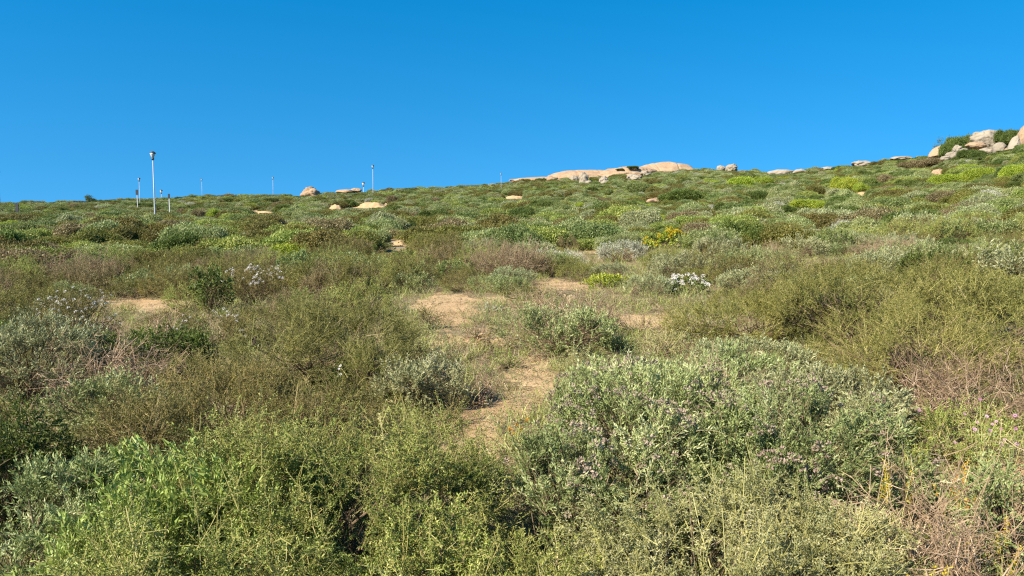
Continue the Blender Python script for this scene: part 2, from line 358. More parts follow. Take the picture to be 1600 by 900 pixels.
# ------------------------------------------------------------------ scene graph helpers
def tag(o, label=None, cat=None, group=None, kind=None):
    if label: o['label'] = label
    if cat: o['category'] = cat
    if group: o['group'] = group
    if kind: o['kind'] = kind
    return o
def link(name, me, parent=None):
    o = bpy.data.objects.new(name, me); C.objects.link(o)
    if parent is not None: o.parent = parent
    return o
def empty(name, loc, rz=0, s=1.):
    o = bpy.data.objects.new(name, None); C.objects.link(o); o.empty_display_size = .1
    o.location = loc; o.rotation_euler = (0, 0, rz); o.scale = (s, s, s) if not isinstance(s, tuple) else s
    return o

# ------------------------------------------------------------------ ground
def build_ground():
    m = bpy.data.materials.new('sandy_soil'); m.use_nodes = True; n = m.node_tree; L = n.links; p = n.nodes['Principled BSDF']
    geo = n.nodes.new('ShaderNodeNewGeometry')
    def noise(scale, det=6, rough=.6):
        t = n.nodes.new('ShaderNodeTexNoise'); t.inputs['Scale'].default_value = scale; t.inputs['Detail'].default_value = det; t.inputs['Roughness'].default_value = rough
        L.new(geo.outputs['Position'], t.inputs['Vector']); return t
    def mix(a, b, f):
        x = n.nodes.new('ShaderNodeMix'); x.data_type = 'RGBA'
        for s, q in ((6, a), (7, b)):
            if isinstance(q, tuple): x.inputs[s].default_value = q
            else: L.new(q, x.inputs[s])
        if isinstance(f, float): x.inputs[0].default_value = f
        else: L.new(f, x.inputs[0])
        return x.outputs[2]
    def ramp(src, a, b):
        r = n.nodes.new('ShaderNodeMapRange'); r.inputs[1].default_value = a; r.inputs[2].default_value = b; L.new(src, r.inputs[0]); return r.outputs[0]
    n1, n2, n3 = noise(1.4), noise(23, 8, .7), noise(160, 4, .7)
    sand = mix((.41, .265, .13, 1), (.53, .365, .195, 1), ramp(n1.outputs[0], .35, .65))
    sand = mix(sand, (.32, .20, .11, 1), ramp(n2.outputs[0], .58, .74))
    sand = mix(sand, (.58, .44, .28, 1), ramp(n3.outputs[0], .58, .75))
    lit = mix((.22, .155, .085, 1), (.30, .235, .125, 1), ramp(n2.outputs[0], .4, .6))
    lit = mix(lit, (.40, .32, .20, 1), ramp(n3.outputs[0], .55, .7))
    at = n.nodes.new('ShaderNodeAttribute'); at.attribute_name = 'tint'
    add = n.nodes.new('ShaderNodeMath'); add.operation = 'ADD'; L.new(at.outputs['Fac'], add.inputs[0])
    sb = n.nodes.new('ShaderNodeMath'); sb.operation = 'MULTIPLY_ADD'; L.new(n2.outputs[0], sb.inputs[0]); sb.inputs[1].default_value = 1.4; sb.inputs[2].default_value = -.7
    L.new(sb.outputs[0], add.inputs[1])
    L.new(mix(lit, sand, ramp(add.outputs[0], .25, .55)), p.inputs['Base Color'])
    p.inputs['Roughness'].default_value = .95; p.inputs['Specular IOR Level'].default_value = .15
    b1 = n.nodes.new('ShaderNodeBump'); b1.inputs['Strength'].default_value = .7; b1.inputs['Distance'].default_value = .03; L.new(n2.outputs[0], b1.inputs['Height'])
    b2 = n.nodes.new('ShaderNodeBump'); b2.inputs['Strength'].default_value = .5; b2.inputs['Distance'].default_value = .006; L.new(n3.outputs[0], b2.inputs['Height']); L.new(b1.outputs[0], b2.inputs['Normal'])
    L.new(b2.outputs[0], p.inputs['Normal'])
    nr = 420; rr = np.concatenate([[0.02], np.geomspace(.6, 420, nr - 30), np.geomspace(430, 6000, 29)])
    fa = np.linspace(-1.05, 1.05, 620); ba = np.linspace(1.05, 2 * np.pi - 1.05, 120)[1:-1]
    az = np.concatenate([fa, ba]); na = len(az)
    A, Rr = np.meshgrid(az, rr); X = Rr * np.sin(A); Y = Rr * np.cos(A); Z = H(X, Y)
    bm_ = bare_mask(X, Y)
    Z = Z + fbm(X * 5, Y * 5, 3, 61) * .018 * (Rr < 40)
    g = Geo(); idx = np.arange(len(rr) * na).reshape(len(rr), na)
    a = idx[:-1]; b = idx[1:]
    q = np.stack([a, b, np.roll(b, -1, 1), np.roll(a, -1, 1)], -1).reshape(-1, 4)[:, ::-1]
    g.add(np.stack([X, Y, Z], -1).reshape(-1, 3), q, bm_.ravel())
    MATS['sandy_soil'] = m
    o = link('ground', make_mesh('ground', [(g, m)], True)); tag(o, 'sandy hillside soil sloping up to the ridge', kind='structure')
build_ground()

# ------------------------------------------------------------------ shrub library
LIB = {}
SPEC = {  # kind: (leaf material, stem material)
    'sage': ('leaf_sage', 'twig'), 'grey': ('leaf_grey', 'twig'), 'silver': ('leaf_silver', 'twig_dry'), 'bright': ('leaf_bright', 'twig_green'),
    'spiny': ('leaf_spiny', 'twig_green'), 'pale': ('leaf_pale', 'twig_green'), 'broom': ('leaf_broom', 'twig_green'), 'heath': ('leaf_heath', 'twig_heath'),
    'dark': ('leaf_dark', 'twig'), 'green': ('leaf_green', 'twig'), 'lime': ('leaf_lime', 'twig_green'), 'dry': ('leaf_brown', 'twig_dry'), 'brown': ('leaf_brown', 'twig_heath')}
SHOOT = {'grey': 'sage', 'green': 'dark', 'lime': 'dark', 'brown': 'heath'}
DENS = {'sage': 560, 'bright': 380, 'dark': 520, 'spiny': 270, 'pale': 320, 'broom': 350, 'heath': 350, 'silver': 430, 'dry': 190}
LOOK = {  # kind -> object name, category, adjective
    'sage': ('sage_bush', 'bush', 'grey-green narrow-leaved bush'), 'grey': ('sage_bush', 'bush', 'pale grey-green bush'),
    'silver': ('silver_bush', 'bush', 'silvery pale bush'), 'bright': ('leafy_bush', 'bush', 'fresh green long-leaved bush'),
    'spiny': ('spiny_shrub', 'shrub', 'yellow-green wiry shrub'), 'pale': ('spiny_shrub', 'shrub', 'pale straw-green wiry shrub'),
    'broom': ('broom_shrub', 'shrub', 'olive twiggy shrub'), 'heath': ('heath_shrub', 'shrub', 'brownish olive fine-twigged shrub'),
    'dark': ('dark_shrub', 'shrub', 'dark green leafy shrub'), 'green': ('green_shrub', 'shrub', 'mid green leafy shrub'),
    'lime': ('lime_shrub', 'shrub', 'bright lime green shrub'), 'dry': ('dry_bush', 'dry bush', 'dry grey-brown leafless bush'),
    'brown': ('brown_shrub', 'shrub', 'reddish brown shrub')}
def build_parts(kind, R, Hh, k, seed, **kw):
    sk = SHOOT.get(kind, kind); dens = kw.pop('dens', DENS[sk]) / k ** 1.0
    lm, sm = SPEC[kind]
    if sk == 'dry': kw.setdefault('up', .35); kw.setdefault('fill', .6)
    if sk in ('broom', 'heath'): kw.setdefault('up', .3)
    if sk in ('spiny', 'pale'): kw.setdefault('up', .22)
    if sk == 'sage': kw.setdefault('up', .38)
    pm = kw.pop('petal', 'petal_white'); fl = kw.get('flower')
    GL, GS, GF, GX = shrub(sk, R, Hh, dens, k, seed, **kw)
    out = {}
    if GL.v: out['foliage'] = make_mesh('foliage', [(GL, lm)])
    out['branches'] = make_mesh('branches', [(GS, sm), (GL.inner, 'twig' if sm != 'twig_dry' else sm)])
    if GF.v: out['blossoms'] = make_mesh('blossoms', [(GF, pm)])
    if GX.v: out['seed_heads'] = make_mesh('seed_heads', [(GX, 'seed_purple')])
    return out, (GL, GS, GF, GX, lm, sm, pm)
THINGS = []      # (object, x, y, kind, R, H) of every individual plant
def hero(kind, px, d, wpx, top, seed, label, near=True, k=None, name=None, cat=None, depth=1., rz=None, **kw):
    x, y = at_dist(px, d); z = float(H(x, y)); f = to_px(x, y, z)[2]
    R = wpx / 2 / FPX * f; r = ray(px, top); zt = ZC + r[2] * (d - R * .15) / math.hypot(r[0], r[1]); Hh = max(zt - z - .09, .12)
    k = k or (1. if d < 5.2 else 1.35 if d < 8 else 1.8 if d < 12 else 2.6 if d < 22 else 4)
    kw.setdefault('nstem', int(160 / k)); kw.setdefault('arcs', int(150 * R / k) if k < 2 else 0); kw.setdefault('lobes', 9)
    parts, _ = build_parts(kind, R, Hh, k, seed, **kw)
    nm, ct, _a = LOOK[kind]
    root = empty(name or nm, (x, y, z - .01), 0 if rz is None else rz, (1, depth, 1)); tag(root, label, cat or ct)
    for pn, me in parts.items(): link(pn, me, root)
    THINGS.append((root, x, y, kind, R, Hh)); return root

#HEROES
hero('spiny', 525, 3.2, 480, 650, 61, 'large yellow-green wiry shrub filling the bottom foreground left of the sand gap', gap=.36, dens=330)
hero('spiny', 290, 2.65, 560, 790, 2, 'low yellow-green wiry shrub at the bottom left, in front of the long-leaved green bush', gap=.38, dens=330)
hero('spiny', 640, 2.5, 330, 815, 62, 'yellow-green wiry shrub at the bottom edge just left of the dark hollow')
hero('spiny', 830, 2.5, 330, 850, 3, 'small wiry green shrub at the bottom edge between the two big foreground shrubs')
hero('bright', 310, 3.4, 480, 684, 4, 'fresh green bush with long upright leaves behind the bottom left wiry shrub')
hero('sage', 50, 3.6, 330, 700, 5, 'grey-green narrow-leaved bush in the bottom left corner')
hero('sage', 1005, 4.25, 500, 550, 6, 'big grey-green bush dotted with brown seed heads right of the sand gap', seedheads=1300)
hero('sage', 1225, 4.1, 440, 575, 7, 'grey-green bush with dull purple seed heads, right neighbour of the biggest one', seedheads=800)
hero('sage', 905, 3.35, 330, 650, 56, 'low front part of grey-green growth at the sand edge, left of the pale wiry shrub', seedheads=350)
hero('pale', 1110, 2.85, 480, 752, 8, 'pale straw-green wiry shrub at the bottom, in front of the biggest seed-headed bush')
hero('pale', 1290, 3.0, 260, 772, 9, 'pale wiry shrub at the bottom beside the bare brown twigs')
hero('green', 1400, 3.1, 150, 830, 51, 'low green herbs at the bottom edge left of the yellow spikes', dens=260)
hero('dry', 1530, 3.1, 240, 790, 52, 'dead twigs at the bottom right corner under the yellow flowers', dens=80)
hero('green', 1500, 4.3, 170, 690, 53, 'low loose green plant behind the orange flower spikes', dens=220)
hero('sage', 1590, 3.9, 130, 690, 54, 'small greyish green plant at the right edge beside the orange spikes', dens=240)
hero('spiny', 1500, 5.4, 200, 640, 55, 'low yellowish plant under the pink daisies near the right edge', dens=150)
hero('grey', 1270, 5.7, 280, 556, 10, 'silvery green bush with long pale shoots behind the seed-headed bushes')
hero('grey', 1370, 5.2, 120, 590, 11, 'small pale green tuft at the right end of the silvery green bush')
hero('dry', 1085, 5.35, 150, 563, 12, 'dry tan twig tangle on top of the biggest grey-green bush')
hero('dry', 1430, 3.5, 230, 735, 13, 'dead brown twigs sprawling right of the pale wiry shrubs', dens=120)
hero('dry', 1530, 6.2, 260, 556, 14, 'dry grey twig tangle at the right edge below the olive thicket')
hero('broom', 1170, 9.2, 270, 455, 15, 'olive twiggy shrub forming the left end of the right-hand thicket')
hero('broom', 1345, 8.8, 330, 405, 16, 'tallest olive shrub in the middle of the right-hand thicket', gap=.47)
hero('broom', 1530, 8.4, 330, 415, 17, 'olive shrub at the right edge of the photo in the thicket')
hero('broom', 1430, 7.2, 300, 470, 18, 'dark-hearted olive shrub at the front of the right-hand thicket', gap=.5)
hero('broom', 480, 7.4, 330, 462, 19, 'large olive green shrub with a dark hollow in the left middle', gap=.5)
hero('dark', 555, 7.1, 110, 545, 57, 'dark green growth in the hollow on the right of the large olive shrub')
hero('heath', 340, 5.7, 330, 556, 20, 'brownish fine-twigged shrub left of centre behind the long-leaved green bush')
hero('heath', 470, 5.3, 260, 585, 21, 'brown-green shrub directly below the dark-hollow olive shrub')
hero('broom', 590, 6.6, 150, 515, 22, 'yellowish olive shrub left of the blue-green bush by the sand')
hero('heath', 220, 5.2, 200, 605, 23, 'small brownish shrub between the dark leafy shrub and the fine-twigged one')
hero('dry', 155, 6.8, 180, 515, 24, 'pale grey-brown tangle of dead twigs at the left')
hero('dark', 20, 4.7, 190, 596, 25, 'dark green leafy shrub at the left edge below the grey-green bush')
hero('dark', 255, 7.6, 180, 488, 26, 'dark green shrub just below the sandy patch on the left')
hero('grey', 50, 7.8, 230, 478, 27, 'broad grey-green bush at the left edge above the dark leafy shrub')
hero('sage', 185, 5.9, 190, 562, 28, 'green-grey bush just in front of the dead twig tangle on the left')
hero('grey', 662, 6.2, 150, 545, 29, 'blue-green bush with upright shoots beside the sand gap')
hero('dry', 745, 6.4, 120, 578, 30, 'low purplish twiggy bush casting shade on the sand', dens=150)
hero('sage', 868, 8.3, 190, 468, 31, 'rounded green bush standing on the sand in the centre')
hero('dry', 885, 9.3, 170, 448, 32, 'dry pale brush right behind the rounded central bush')
hero('silver', 972, 19.5, 92, 368, 33, 'rounded silvery white bush right of centre')
hero('lime', 1045, 23.5, 44, 353, 34, 'bush covered in yellow flowers behind the silvery bush', flower='ball', nfl=130, fsize=.06, petal='petal_yellow', name='flowering_bush')
hero('lime', 1013, 22.5, 26, 368, 36, 'small yellow flowered bush touching the silvery bush', flower='ball', nfl=40, fsize=.05, petal='petal_yellow', name='flowering_bush')
hero('green', 1072, 13, 76, 424, 37, 'low green bush topped with white flowers left of the olive thicket', flower='ball', nfl=60, fsize=.036, petal='petal_white', name='flowering_bush')
hero('lime', 945, 14, 80, 420, 38, 'bright yellow-green bush below the silvery bush')
hero('grey', 1590, 12.5, 130, 372, 39, 'pale grey-green bush at the right edge above the olive thicket')
hero('heath', 108, 10.2, 130, 446, 40, 'brown bush with white flower heads above the left grey-green bush', flower='ball', nfl=80, fsize=.022, petal='petal_white', name='flowering_bush')
hero('heath', 330, 9.4, 130, 482, 41, 'low bush sprinkled with white flowers right of the left sandy patch', flower='ball', nfl=80, fsize=.019, petal='petal_white', name='flowering_bush')
hero('dark', 330, 12.5, 70, 405, 42, 'dark upright shrub above the low white-flowered bush')
hero('heath', 395, 13.5, 80, 408, 43, 'olive bush with a few white flowers beside the dark upright shrub', flower='ball', nfl=60, fsize=.03, petal='petal_white', name='flowering_bush')
hero('dark', 200, 8.8, 90, 505, 44, 'small dark shrub left of the larger dark shrub under the sandy patch')

EDGE = [('heath', 668, 9.8, 44, 468, 'small brownish tuft at the left edge of the upper sand patch'), ('dry', 742, 9.0, 60, 486, 'sparse dead brush on the right side of the upper sand patch'),
 ('spiny', 655, 8.2, 50, 508, 'small yellowish tuft below the brownish tuft by the upper sand patch'), ('dry', 700, 8.0, 70, 520, 'thin dead twigs lying across the middle of the sand gap'),
 ('heath', 770, 8.4, 60, 505, 'small olive tuft left of the rounded central bush'), ('spiny', 790, 7.6, 56, 552, 'small green tuft above the sand strip in the centre'),
 ('pale', 895, 7.4, 80, 560, 'pale tuft right of the sand strip in the centre'), ('pale', 905, 6.3, 90, 598, 'pale green tuft between the sand strip and the biggest grey-green bush'),
 ('dry', 800, 6.8, 50, 606, 'tiny dead twig bunch on the left edge of the sand strip'), ('heath', 700, 5.6, 70, 628, 'low brownish tuft in front of the blue-green bush'),
 ('spiny', 790, 5.0, 50, 672, 'small green tuft at the right edge of the nearest sand'), ('dry', 690, 7.2, 90, 556, 'reddish dead brush right behind the blue-green bush'),
 ('silver', 770, 11.2, 36, 470, 'small silvery tuft right of the upper sand patch'), ('dry', 1000, 9.6, 90, 482, 'dry yellowish brush behind the small sand patch right of centre'),
 ('pale', 1040, 8.2, 80, 505, 'pale wiry tuft between the small sand patch and the olive thicket'), ('sage', 960, 8.4, 60, 522, 'small green tuft left of the small sand patch right of centre'),
 ('heath', 820, 12.4, 70, 440, 'brownish shrublet behind the upper sand patch'), ('dry', 250, 9.6, 60, 470, 'dead brush on the right of the left sandy patch'),
 ('dry', 160, 9.8, 50, 472, 'dead brush on the left of the left sandy patch'), ('heath', 620, 6.0, 100, 590, 'reddish brown low shrub left of the blue-green bush')]
for i_, (kd_, px_, d_, w_, t_, l_) in enumerate(EDGE): hero(kd_, px_, d_, w_, t_, 200 + i_, l_, lobes=5, nstem=30, dens=DENS[SHOOT.get(kd_, kd_)] * .6)

# ------------------------------------------------------------------ plant library for the rest of the slope
def lib_mesh(kind, k, seed, R=1., Hh=.85, **kw):
    parts, (GL, GS, GF, GX, lm, sm, pm) = build_parts(kind, R, Hh, k, seed, **kw)
    pr = [(GL, lm), (GS, sm)] if GL.v else [(GS, sm)]
    if GF.v: pr.append((GF, pm))
    for me in parts.values(): bpy.data.meshes.remove(me)
    return make_mesh(LOOK[kind][0], pr)
MIDK = ['sage', 'grey', 'spiny', 'broom', 'heath', 'green', 'dark', 'dry', 'brown', 'lime', 'silver']
for kd in MIDK:
    for j in range(2 if kd in ('sage', 'heath', 'broom', 'grey', 'spiny', 'green') else 1):
        k = 2.0
        parts, _ = build_parts(kd, .75, .62, k, 300 + 7 * j + len(kd), nstem=60, lobes=8)
        LIB.setdefault(('mid', kd), []).append(parts)
def far_mesh(kind, seed, dens=520, **kw):
    lm, sm = SPEC[kind]
    GL, GS, _, _ = shrub('far', 1., .85, dens, 1., seed, lobes=7, nstem=30, srange=(.8, 1.5), gap=.15, **kw)
    return make_mesh('shrubland', [(GL, lm), (GS, sm)])
FARK = ['sage', 'grey', 'broom', 'heath', 'green', 'dark', 'brown', 'lime', 'silver', 'spiny']
for kd in FARK:
    for j in range(2 if kd in ('sage', 'grey', 'green', 'heath', 'broom') else 1):
        LIB.setdefault(('far', kd), []).append(far_mesh(kd, 500 + 11 * j + len(kd)))

# featured far bushes: (kind, px, py of base, half width px, height px, label)
FAR = [
 ('lime', 335, 344, 15, 17, 'bright green bush with pale top right of the tall lamp post'),
 ('lime', 243, 329, 7, 6, 'yellow-green bush at the foot of the tallest lamp post'),
 ('brown', 285, 338, 8, 12, 'reddish brown bush left of the two dark bushes on the left slope'),
 ('brown', 311, 342, 12, 14, 'brown bush immediately left of the bright green bush on the left slope'),
 ('dark', 355, 318, 16, 9, 'dark bush near the left skyline above the bright green bush'),
 ('dark', 553, 326, 9, 11, 'dark bush in the gap between the two sandy scars'),
 ('dark', 640, 362, 18, 14, 'dark rounded bush above the small sand spot left of centre'),
 ('brown', 613, 318, 10, 12, 'brown bush right of the long sandy scar'),
 ('dark', 843, 282, 9, 8, 'dark bush at the left end of the bare rock dome'),
 ('dark', 865, 277, 6, 5, 'small dark bush on the left shoulder of the rock dome'),
 ('lime', 905, 325, 10, 8, 'small lime bush in the middle of the slope below the boulders'),
 ('green', 950, 308, 14, 12, 'mid green bush below the pale double boulder'),
 ('green', 1000, 305, 18, 18, 'tall green bush left of the orange rock patch'),
 ('dark', 1070, 318, 34, 22, 'wide dark green bush right of the orange rock patch'),
 ('lime', 1158, 294, 22, 18, 'lime bush below the small skyline boulders right of the dome'),
 ('lime', 1195, 290, 16, 14, 'lime bush second from the left in the row below the skyline boulders'),
 ('dark', 1183, 316, 22, 17, 'dark green cushion bush below the two lime bushes'),
 ('lime', 1033, 347, 12, 11, 'lime bush directly above the yellow-flowered bush'),
 ('dark', 1188, 392, 24, 26, 'green bush right of the white-flowered bush on the mid slope'),
 ('lime', 1323, 303, 20, 26, 'bright green bush left of the orange-brown bush on the right slope'),
 ('lime', 1343, 304, 13, 16, 'yellow-green bush touching the orange-brown bush'),
 ('brown', 1382, 292, 13, 18, 'orange-brown bush on the upper right slope'),
 ('lime', 1265, 330, 33, 18, 'wide lime cushion bush on the right slope'),
 ('dark', 1228, 335, 14, 14, 'dark green bush at the left end of the wide lime cushion bush'),
 ('lime', 1478, 290, 30, 18, 'lime bush below the orange rock on the right slope'),
 ('lime', 1528, 287, 24, 25, 'large lime bush right of the orange rock patch, second from the right edge'),
 ('lime', 1582, 282, 24, 24, 'lime bush at the right edge below the boulders'),
 ('dark', 1512, 287, 8, 10, 'dark bush between the lime bushes on the right slope'),
 ('dark', 1590, 293, 20, 9, 'dark bush in front of the lime bush at the right edge'),
 ('brown', 1472, 324, 24, 23, 'brown twiggy bush on the right slope below the lime bushes'),
 ('lime', 1572, 348, 20, 14, 'yellow-green bush near the right edge midway up the slope'),
 ('brown', 885, 392, 22, 26, 'reddish brown bush left of the silvery white bush'),
 ('dark', 1495, 242, 22, 22, 'dark green scrub left of the pale outcrop near the top right'),
 ('dark', 1520, 252, 20, 18, 'dark scrub at the foot of the pale outcrop'),
 ('dark', 1562, 228, 18, 14, 'dark scrub above the grey boulders at the top right'),
 ('brown', 1432, 265, 24, 14, 'olive brown bush on the ridge left of the top right boulders'),
 ('brown', 1462, 262, 24, 14, 'rusty brown bush right below the leaning ridge tree'),
 ('green', 600, 396, 22, 16, 'green bush below the small sand spot left of centre'),
 ('silver', 235, 392, 22, 16, 'pale grey bush in the left middle distance'),
 ('silver', 1110, 330, 12, 10, 'small pale grey bush on the slope left of the dark cushion bush'),
 ('dark', 1494, 238, 20, 25, 'tall dark scrub between the sloping slab and the pale outcrop', 180),
 ('dark', 1512, 232, 14, 22, 'dark scrub leaning against the left side of the pale outcrop', 182),
 ('dark', 1578, 222, 18, 20, 'dark scrub between the pale outcrop and the rock at the right edge', 181),
 ('green', 1550, 262, 30, 16, 'green scrub below the upright grey boulders', 140),
 ('dark', 1508, 262, 26, 20, 'dark scrub left of the small white boulder with holes', 150),
 ('dark', 990, 263, 10, 4, 'dark scrub growing on top of the cracked rock slab', 300),
 ('dark', 970, 266, 7, 3, 'dark scrub at the left end of the cracked rock slab', 300),
 ('sage', 1310, 400, 40, 22, 'greyish bush behind the tallest shrub of the right-hand thicket'),
]
FAR_PRE = [(q[0], q[1], q[2], q[3], q[4]) for q in FAR]
# which plants grow where, by position on the slope
def mixture(x, y, px, py, d):
    n = float(vnoise(x / (1.2 + d * .035), y / (1.2 + d * .035), 71)); r = random.random()
    w = dict(sage=1.6, grey=1.2, broom=1., heath=1., green=1.2, dark=.5, brown=.25, lime=.12, spiny=.7, silver=.12, dry=.25)
    if d < 45:
        if px < 720: w.update(heath=3.2, broom=3.0, brown=.8, sage=.9, grey=.5, green=.5, dark=.35, spiny=1.2)
        else: w.update(sage=2.2, grey=1.7, heath=1.6, spiny=1.6, broom=1.3, brown=.6, green=.6, dry=.6)
    else:
        w.update(green=1.7, dark=1.2, sage=1.8, grey=1.0, broom=1.2, heath=1.1, lime=.05, brown=.1)
        if px > 1150: w.update(lime=.12, sage=2.4, green=1.9)
        if py < 262 and px > 1400: w.update(dark=5, green=3, lime=0)
    ks = list(w); cum = np.cumsum([w[k] for k in ks]); t = ((n * 1.9 + r * (.45 if d < 24 else .75)) % 1.0) * cum[-1]
    return ks[int(np.searchsorted(cum, t))]

# ------------------------------------------------------------------ scatter over the hillside
def sites(d0, d1, s_of, azw):
    d = d0; out = []
    while d < d1:
        s = s_of(d); n = int(2 * azw * d / s)
        for i in range(n):
            a = -azw + (i + random.random()) * 2 * azw / n; dd = d + random.uniform(-.6, .6) * s
            out.append((dd * math.sin(a), dd * math.cos(a), dd))
        d += s * .82
    return out
RIDX, RIDR = raz, [q for _, q in RIDGE]
fillers = []
for x, y, d in sites(5.0, 24, lambda d: .72 + d * .018, .78):
    px, py, f = to_px(x, y, float(H(x, y)))
    R = random.uniform(.38, .75) * (.85 + d * .012); hh = R * random.uniform(.65, .95)
    if px < 720 and d > 11: hh *= 1.15
    if hides_bare(x, y, hh, R): continue
    ptop = float(to_px(x, y, float(H(x, y)) + hh)[1])
    if any(abs(px - q[1]) < q[3] * .8 + R * .6 * FPX / f and py > q[2] - 1 and ptop < q[2] - q[4] * .35 for q in FAR_PRE): continue
    bad = False
    for o, hx, hy, hk, hr, hhh in THINGS:
        q = math.hypot(x - hx, y - hy)
        if q < hr * .8 + R * .55: bad = True; break
        # do not stand in front of a featured plant
        hd = math.hypot(hx, hy)
        if d < hd and hd - d < 3.5 + hd * .12:
            hp = to_px(hx, hy, float(H(hx, hy))); rp = (hr * .8) * FPX / hp[2]
            tp = to_px(x, y, float(H(x, y)) + hh)[1]
            if abs(px - hp[0]) < rp + R * .6 * FPX / f and tp < hp[1] - hhh * .35 * FPX / hp[2]: bad = True; break
    if bad: continue
    fillers.append((x, y, d, R, hh, float(px), float(py)))
print('fillers', len(fillers))
made = []
for x, y, d, R, hh, px, py in fillers:
    kd = mixture(x, y, px, py, d)
    if kd == 'silver' and d < 12: kd = 'grey'
    var = random.choice(LIB[('mid', kd)])
    root = empty(LOOK[kd][0], (x, y, float(H(x, y)) - .02), random.uniform(0, 6.28), (R / .75, R / .75 * random.uniform(.85, 1.15), hh / .62))
    for pn, me in var.items(): link(pn, me, root)
    made.append([root, x, y, d, kd, R, hh, px, py])
    THINGS.append((root, x, y, kd, R, hh))

# far slope: featured bushes as things, the rest one instanced mass
def gn_scatter(name, sources, pts, label):
    """pts: list (x,y,z, rz, sx, sz, idx)"""
    P = np.array(pts, np.float32); me = bpy.data.meshes.new(name); me.vertices.add(len(P)); me.vertices.foreach_set('co', P[:, :3].ravel())
    def at(nm, ty, data, fld):
        a = me.attributes.new(nm, ty, 'POINT'); a.data.foreach_set(fld, data)
    at('idx', 'INT', P[:, 6].astype(np.int32), 'value')
    at('rot', 'FLOAT_VECTOR', np.stack([0 * P[:, 3], 0 * P[:, 3], P[:, 3]], 1).astype(np.float32).ravel(), 'vector')
    at('scl', 'FLOAT_VECTOR', np.stack([P[:, 4], P[:, 4], P[:, 5]], 1).astype(np.float32).ravel(), 'vector')
    o = link(name, me); tag(o, label, kind='stuff')
    ng = bpy.data.node_groups.new(name, 'GeometryNodeTree')
    ng.interface.new_socket('Geometry', in_out='INPUT', socket_type='NodeSocketGeometry'); ng.interface.new_socket('Geometry', in_out='OUTPUT', socket_type='NodeSocketGeometry')
    N = ng.nodes; L = ng.links
    gi = N.new('NodeGroupInput'); go = N.new('NodeGroupOutput'); iop = N.new('GeometryNodeInstanceOnPoints'); jn = N.new('GeometryNodeJoinGeometry')
    for s in reversed(sources):
        oi = N.new('GeometryNodeObjectInfo'); oi.inputs['Object'].default_value = s; oi.transform_space = 'ORIGINAL'; oi.inputs['As Instance'].default_value = False
        g2 = N.new('GeometryNodeGeometryToInstance'); L.new(oi.outputs['Geometry'], g2.inputs[0]); L.new(g2.outputs[0], jn.inputs[0])
    def na(nm, ty):
        q = N.new('GeometryNodeInputNamedAttribute'); q.data_type = ty; q.inputs['Name'].default_value = nm; return q.outputs[0]
    L.new(gi.outputs[0], iop.inputs['Points']); L.new(jn.outputs[0], iop.inputs['Instance']); iop.inputs['Pick Instance'].default_value = True
    L.new(na('idx', 'INT'), iop.inputs['Instance Index'])
    e2r = N.new('FunctionNodeEulerToRotation'); L.new(na('rot', 'FLOAT_VECTOR'), e2r.inputs[0]); L.new(e2r.outputs[0], iop.inputs['Rotation'])
    L.new(na('scl', 'FLOAT_VECTOR'), iop.inputs['Scale']); L.new(iop.outputs[0], go.inputs[0])
    md = o.modifiers.new('scatter', 'NODES'); md.node_group = ng
    return o

FARTH = []
for kd, px, py, hw, hp, lab, *dd in FAR:
    p = at_dist(px, dd[0], py) if dd else ground_hit(px, py)
    if p is None:
        az = math.atan2(ray(px, py)[0], ray(px, py)[1]); Rr = float(np.interp(az, raz, RIDR)) * .97; p = (Rr * math.sin(az), Rr * math.cos(az))
    x, y = p; z = float(H(x, y)); f = float(to_px(x, y, z)[2]); R = hw / FPX * f; hh = hp / FPX * f
    if dd: zt = ZC + ray(px, py - hp)[2] * dd[0] / math.hypot(*ray(px, py)[:2]); z = zt - hh if dd[0] == 300 else z; hh = max(zt - z, .5)
    me = random.choice(LIB[('far', kd)]) if f > 28 else None
    nm, ct, _ = LOOK[kd]
    if me is None:
        root = empty(nm, (x, y, z - .03), random.uniform(0, 6.28), (R / .75, R / .75, hh / .62))
        for pn, m_ in random.choice(LIB[('mid', kd)]).items(): link(pn, m_, root)
    else:
        root = link(nm, me); root.location = (x, y, z - .05 * hh); root.rotation_euler = (0, 0, random.uniform(0, 6.28)); root.scale = (R * 1.08, R * 1.08, hh / .8)
    tag(root, lab, ct); FARTH.append((root, x, y, R, hh, f))
far_src, far_idx = [], {}
srcme = [(kd, me) for kd in FARK for me in LIB[('far', kd)]]
#SRC
seen_me = {}
for r_, *_q in FARTH:
    if r_.type == 'MESH': seen_me.setdefault(r_.data.name, r_)
EXTRA_SRC = []
for kd, me in srcme:
    o = seen_me.get(me.name)
    if o is None:
        EXTRA_SRC.append((kd, me)); continue
    far_idx.setdefault(kd, []).append(len(far_src)); far_src.append(o)
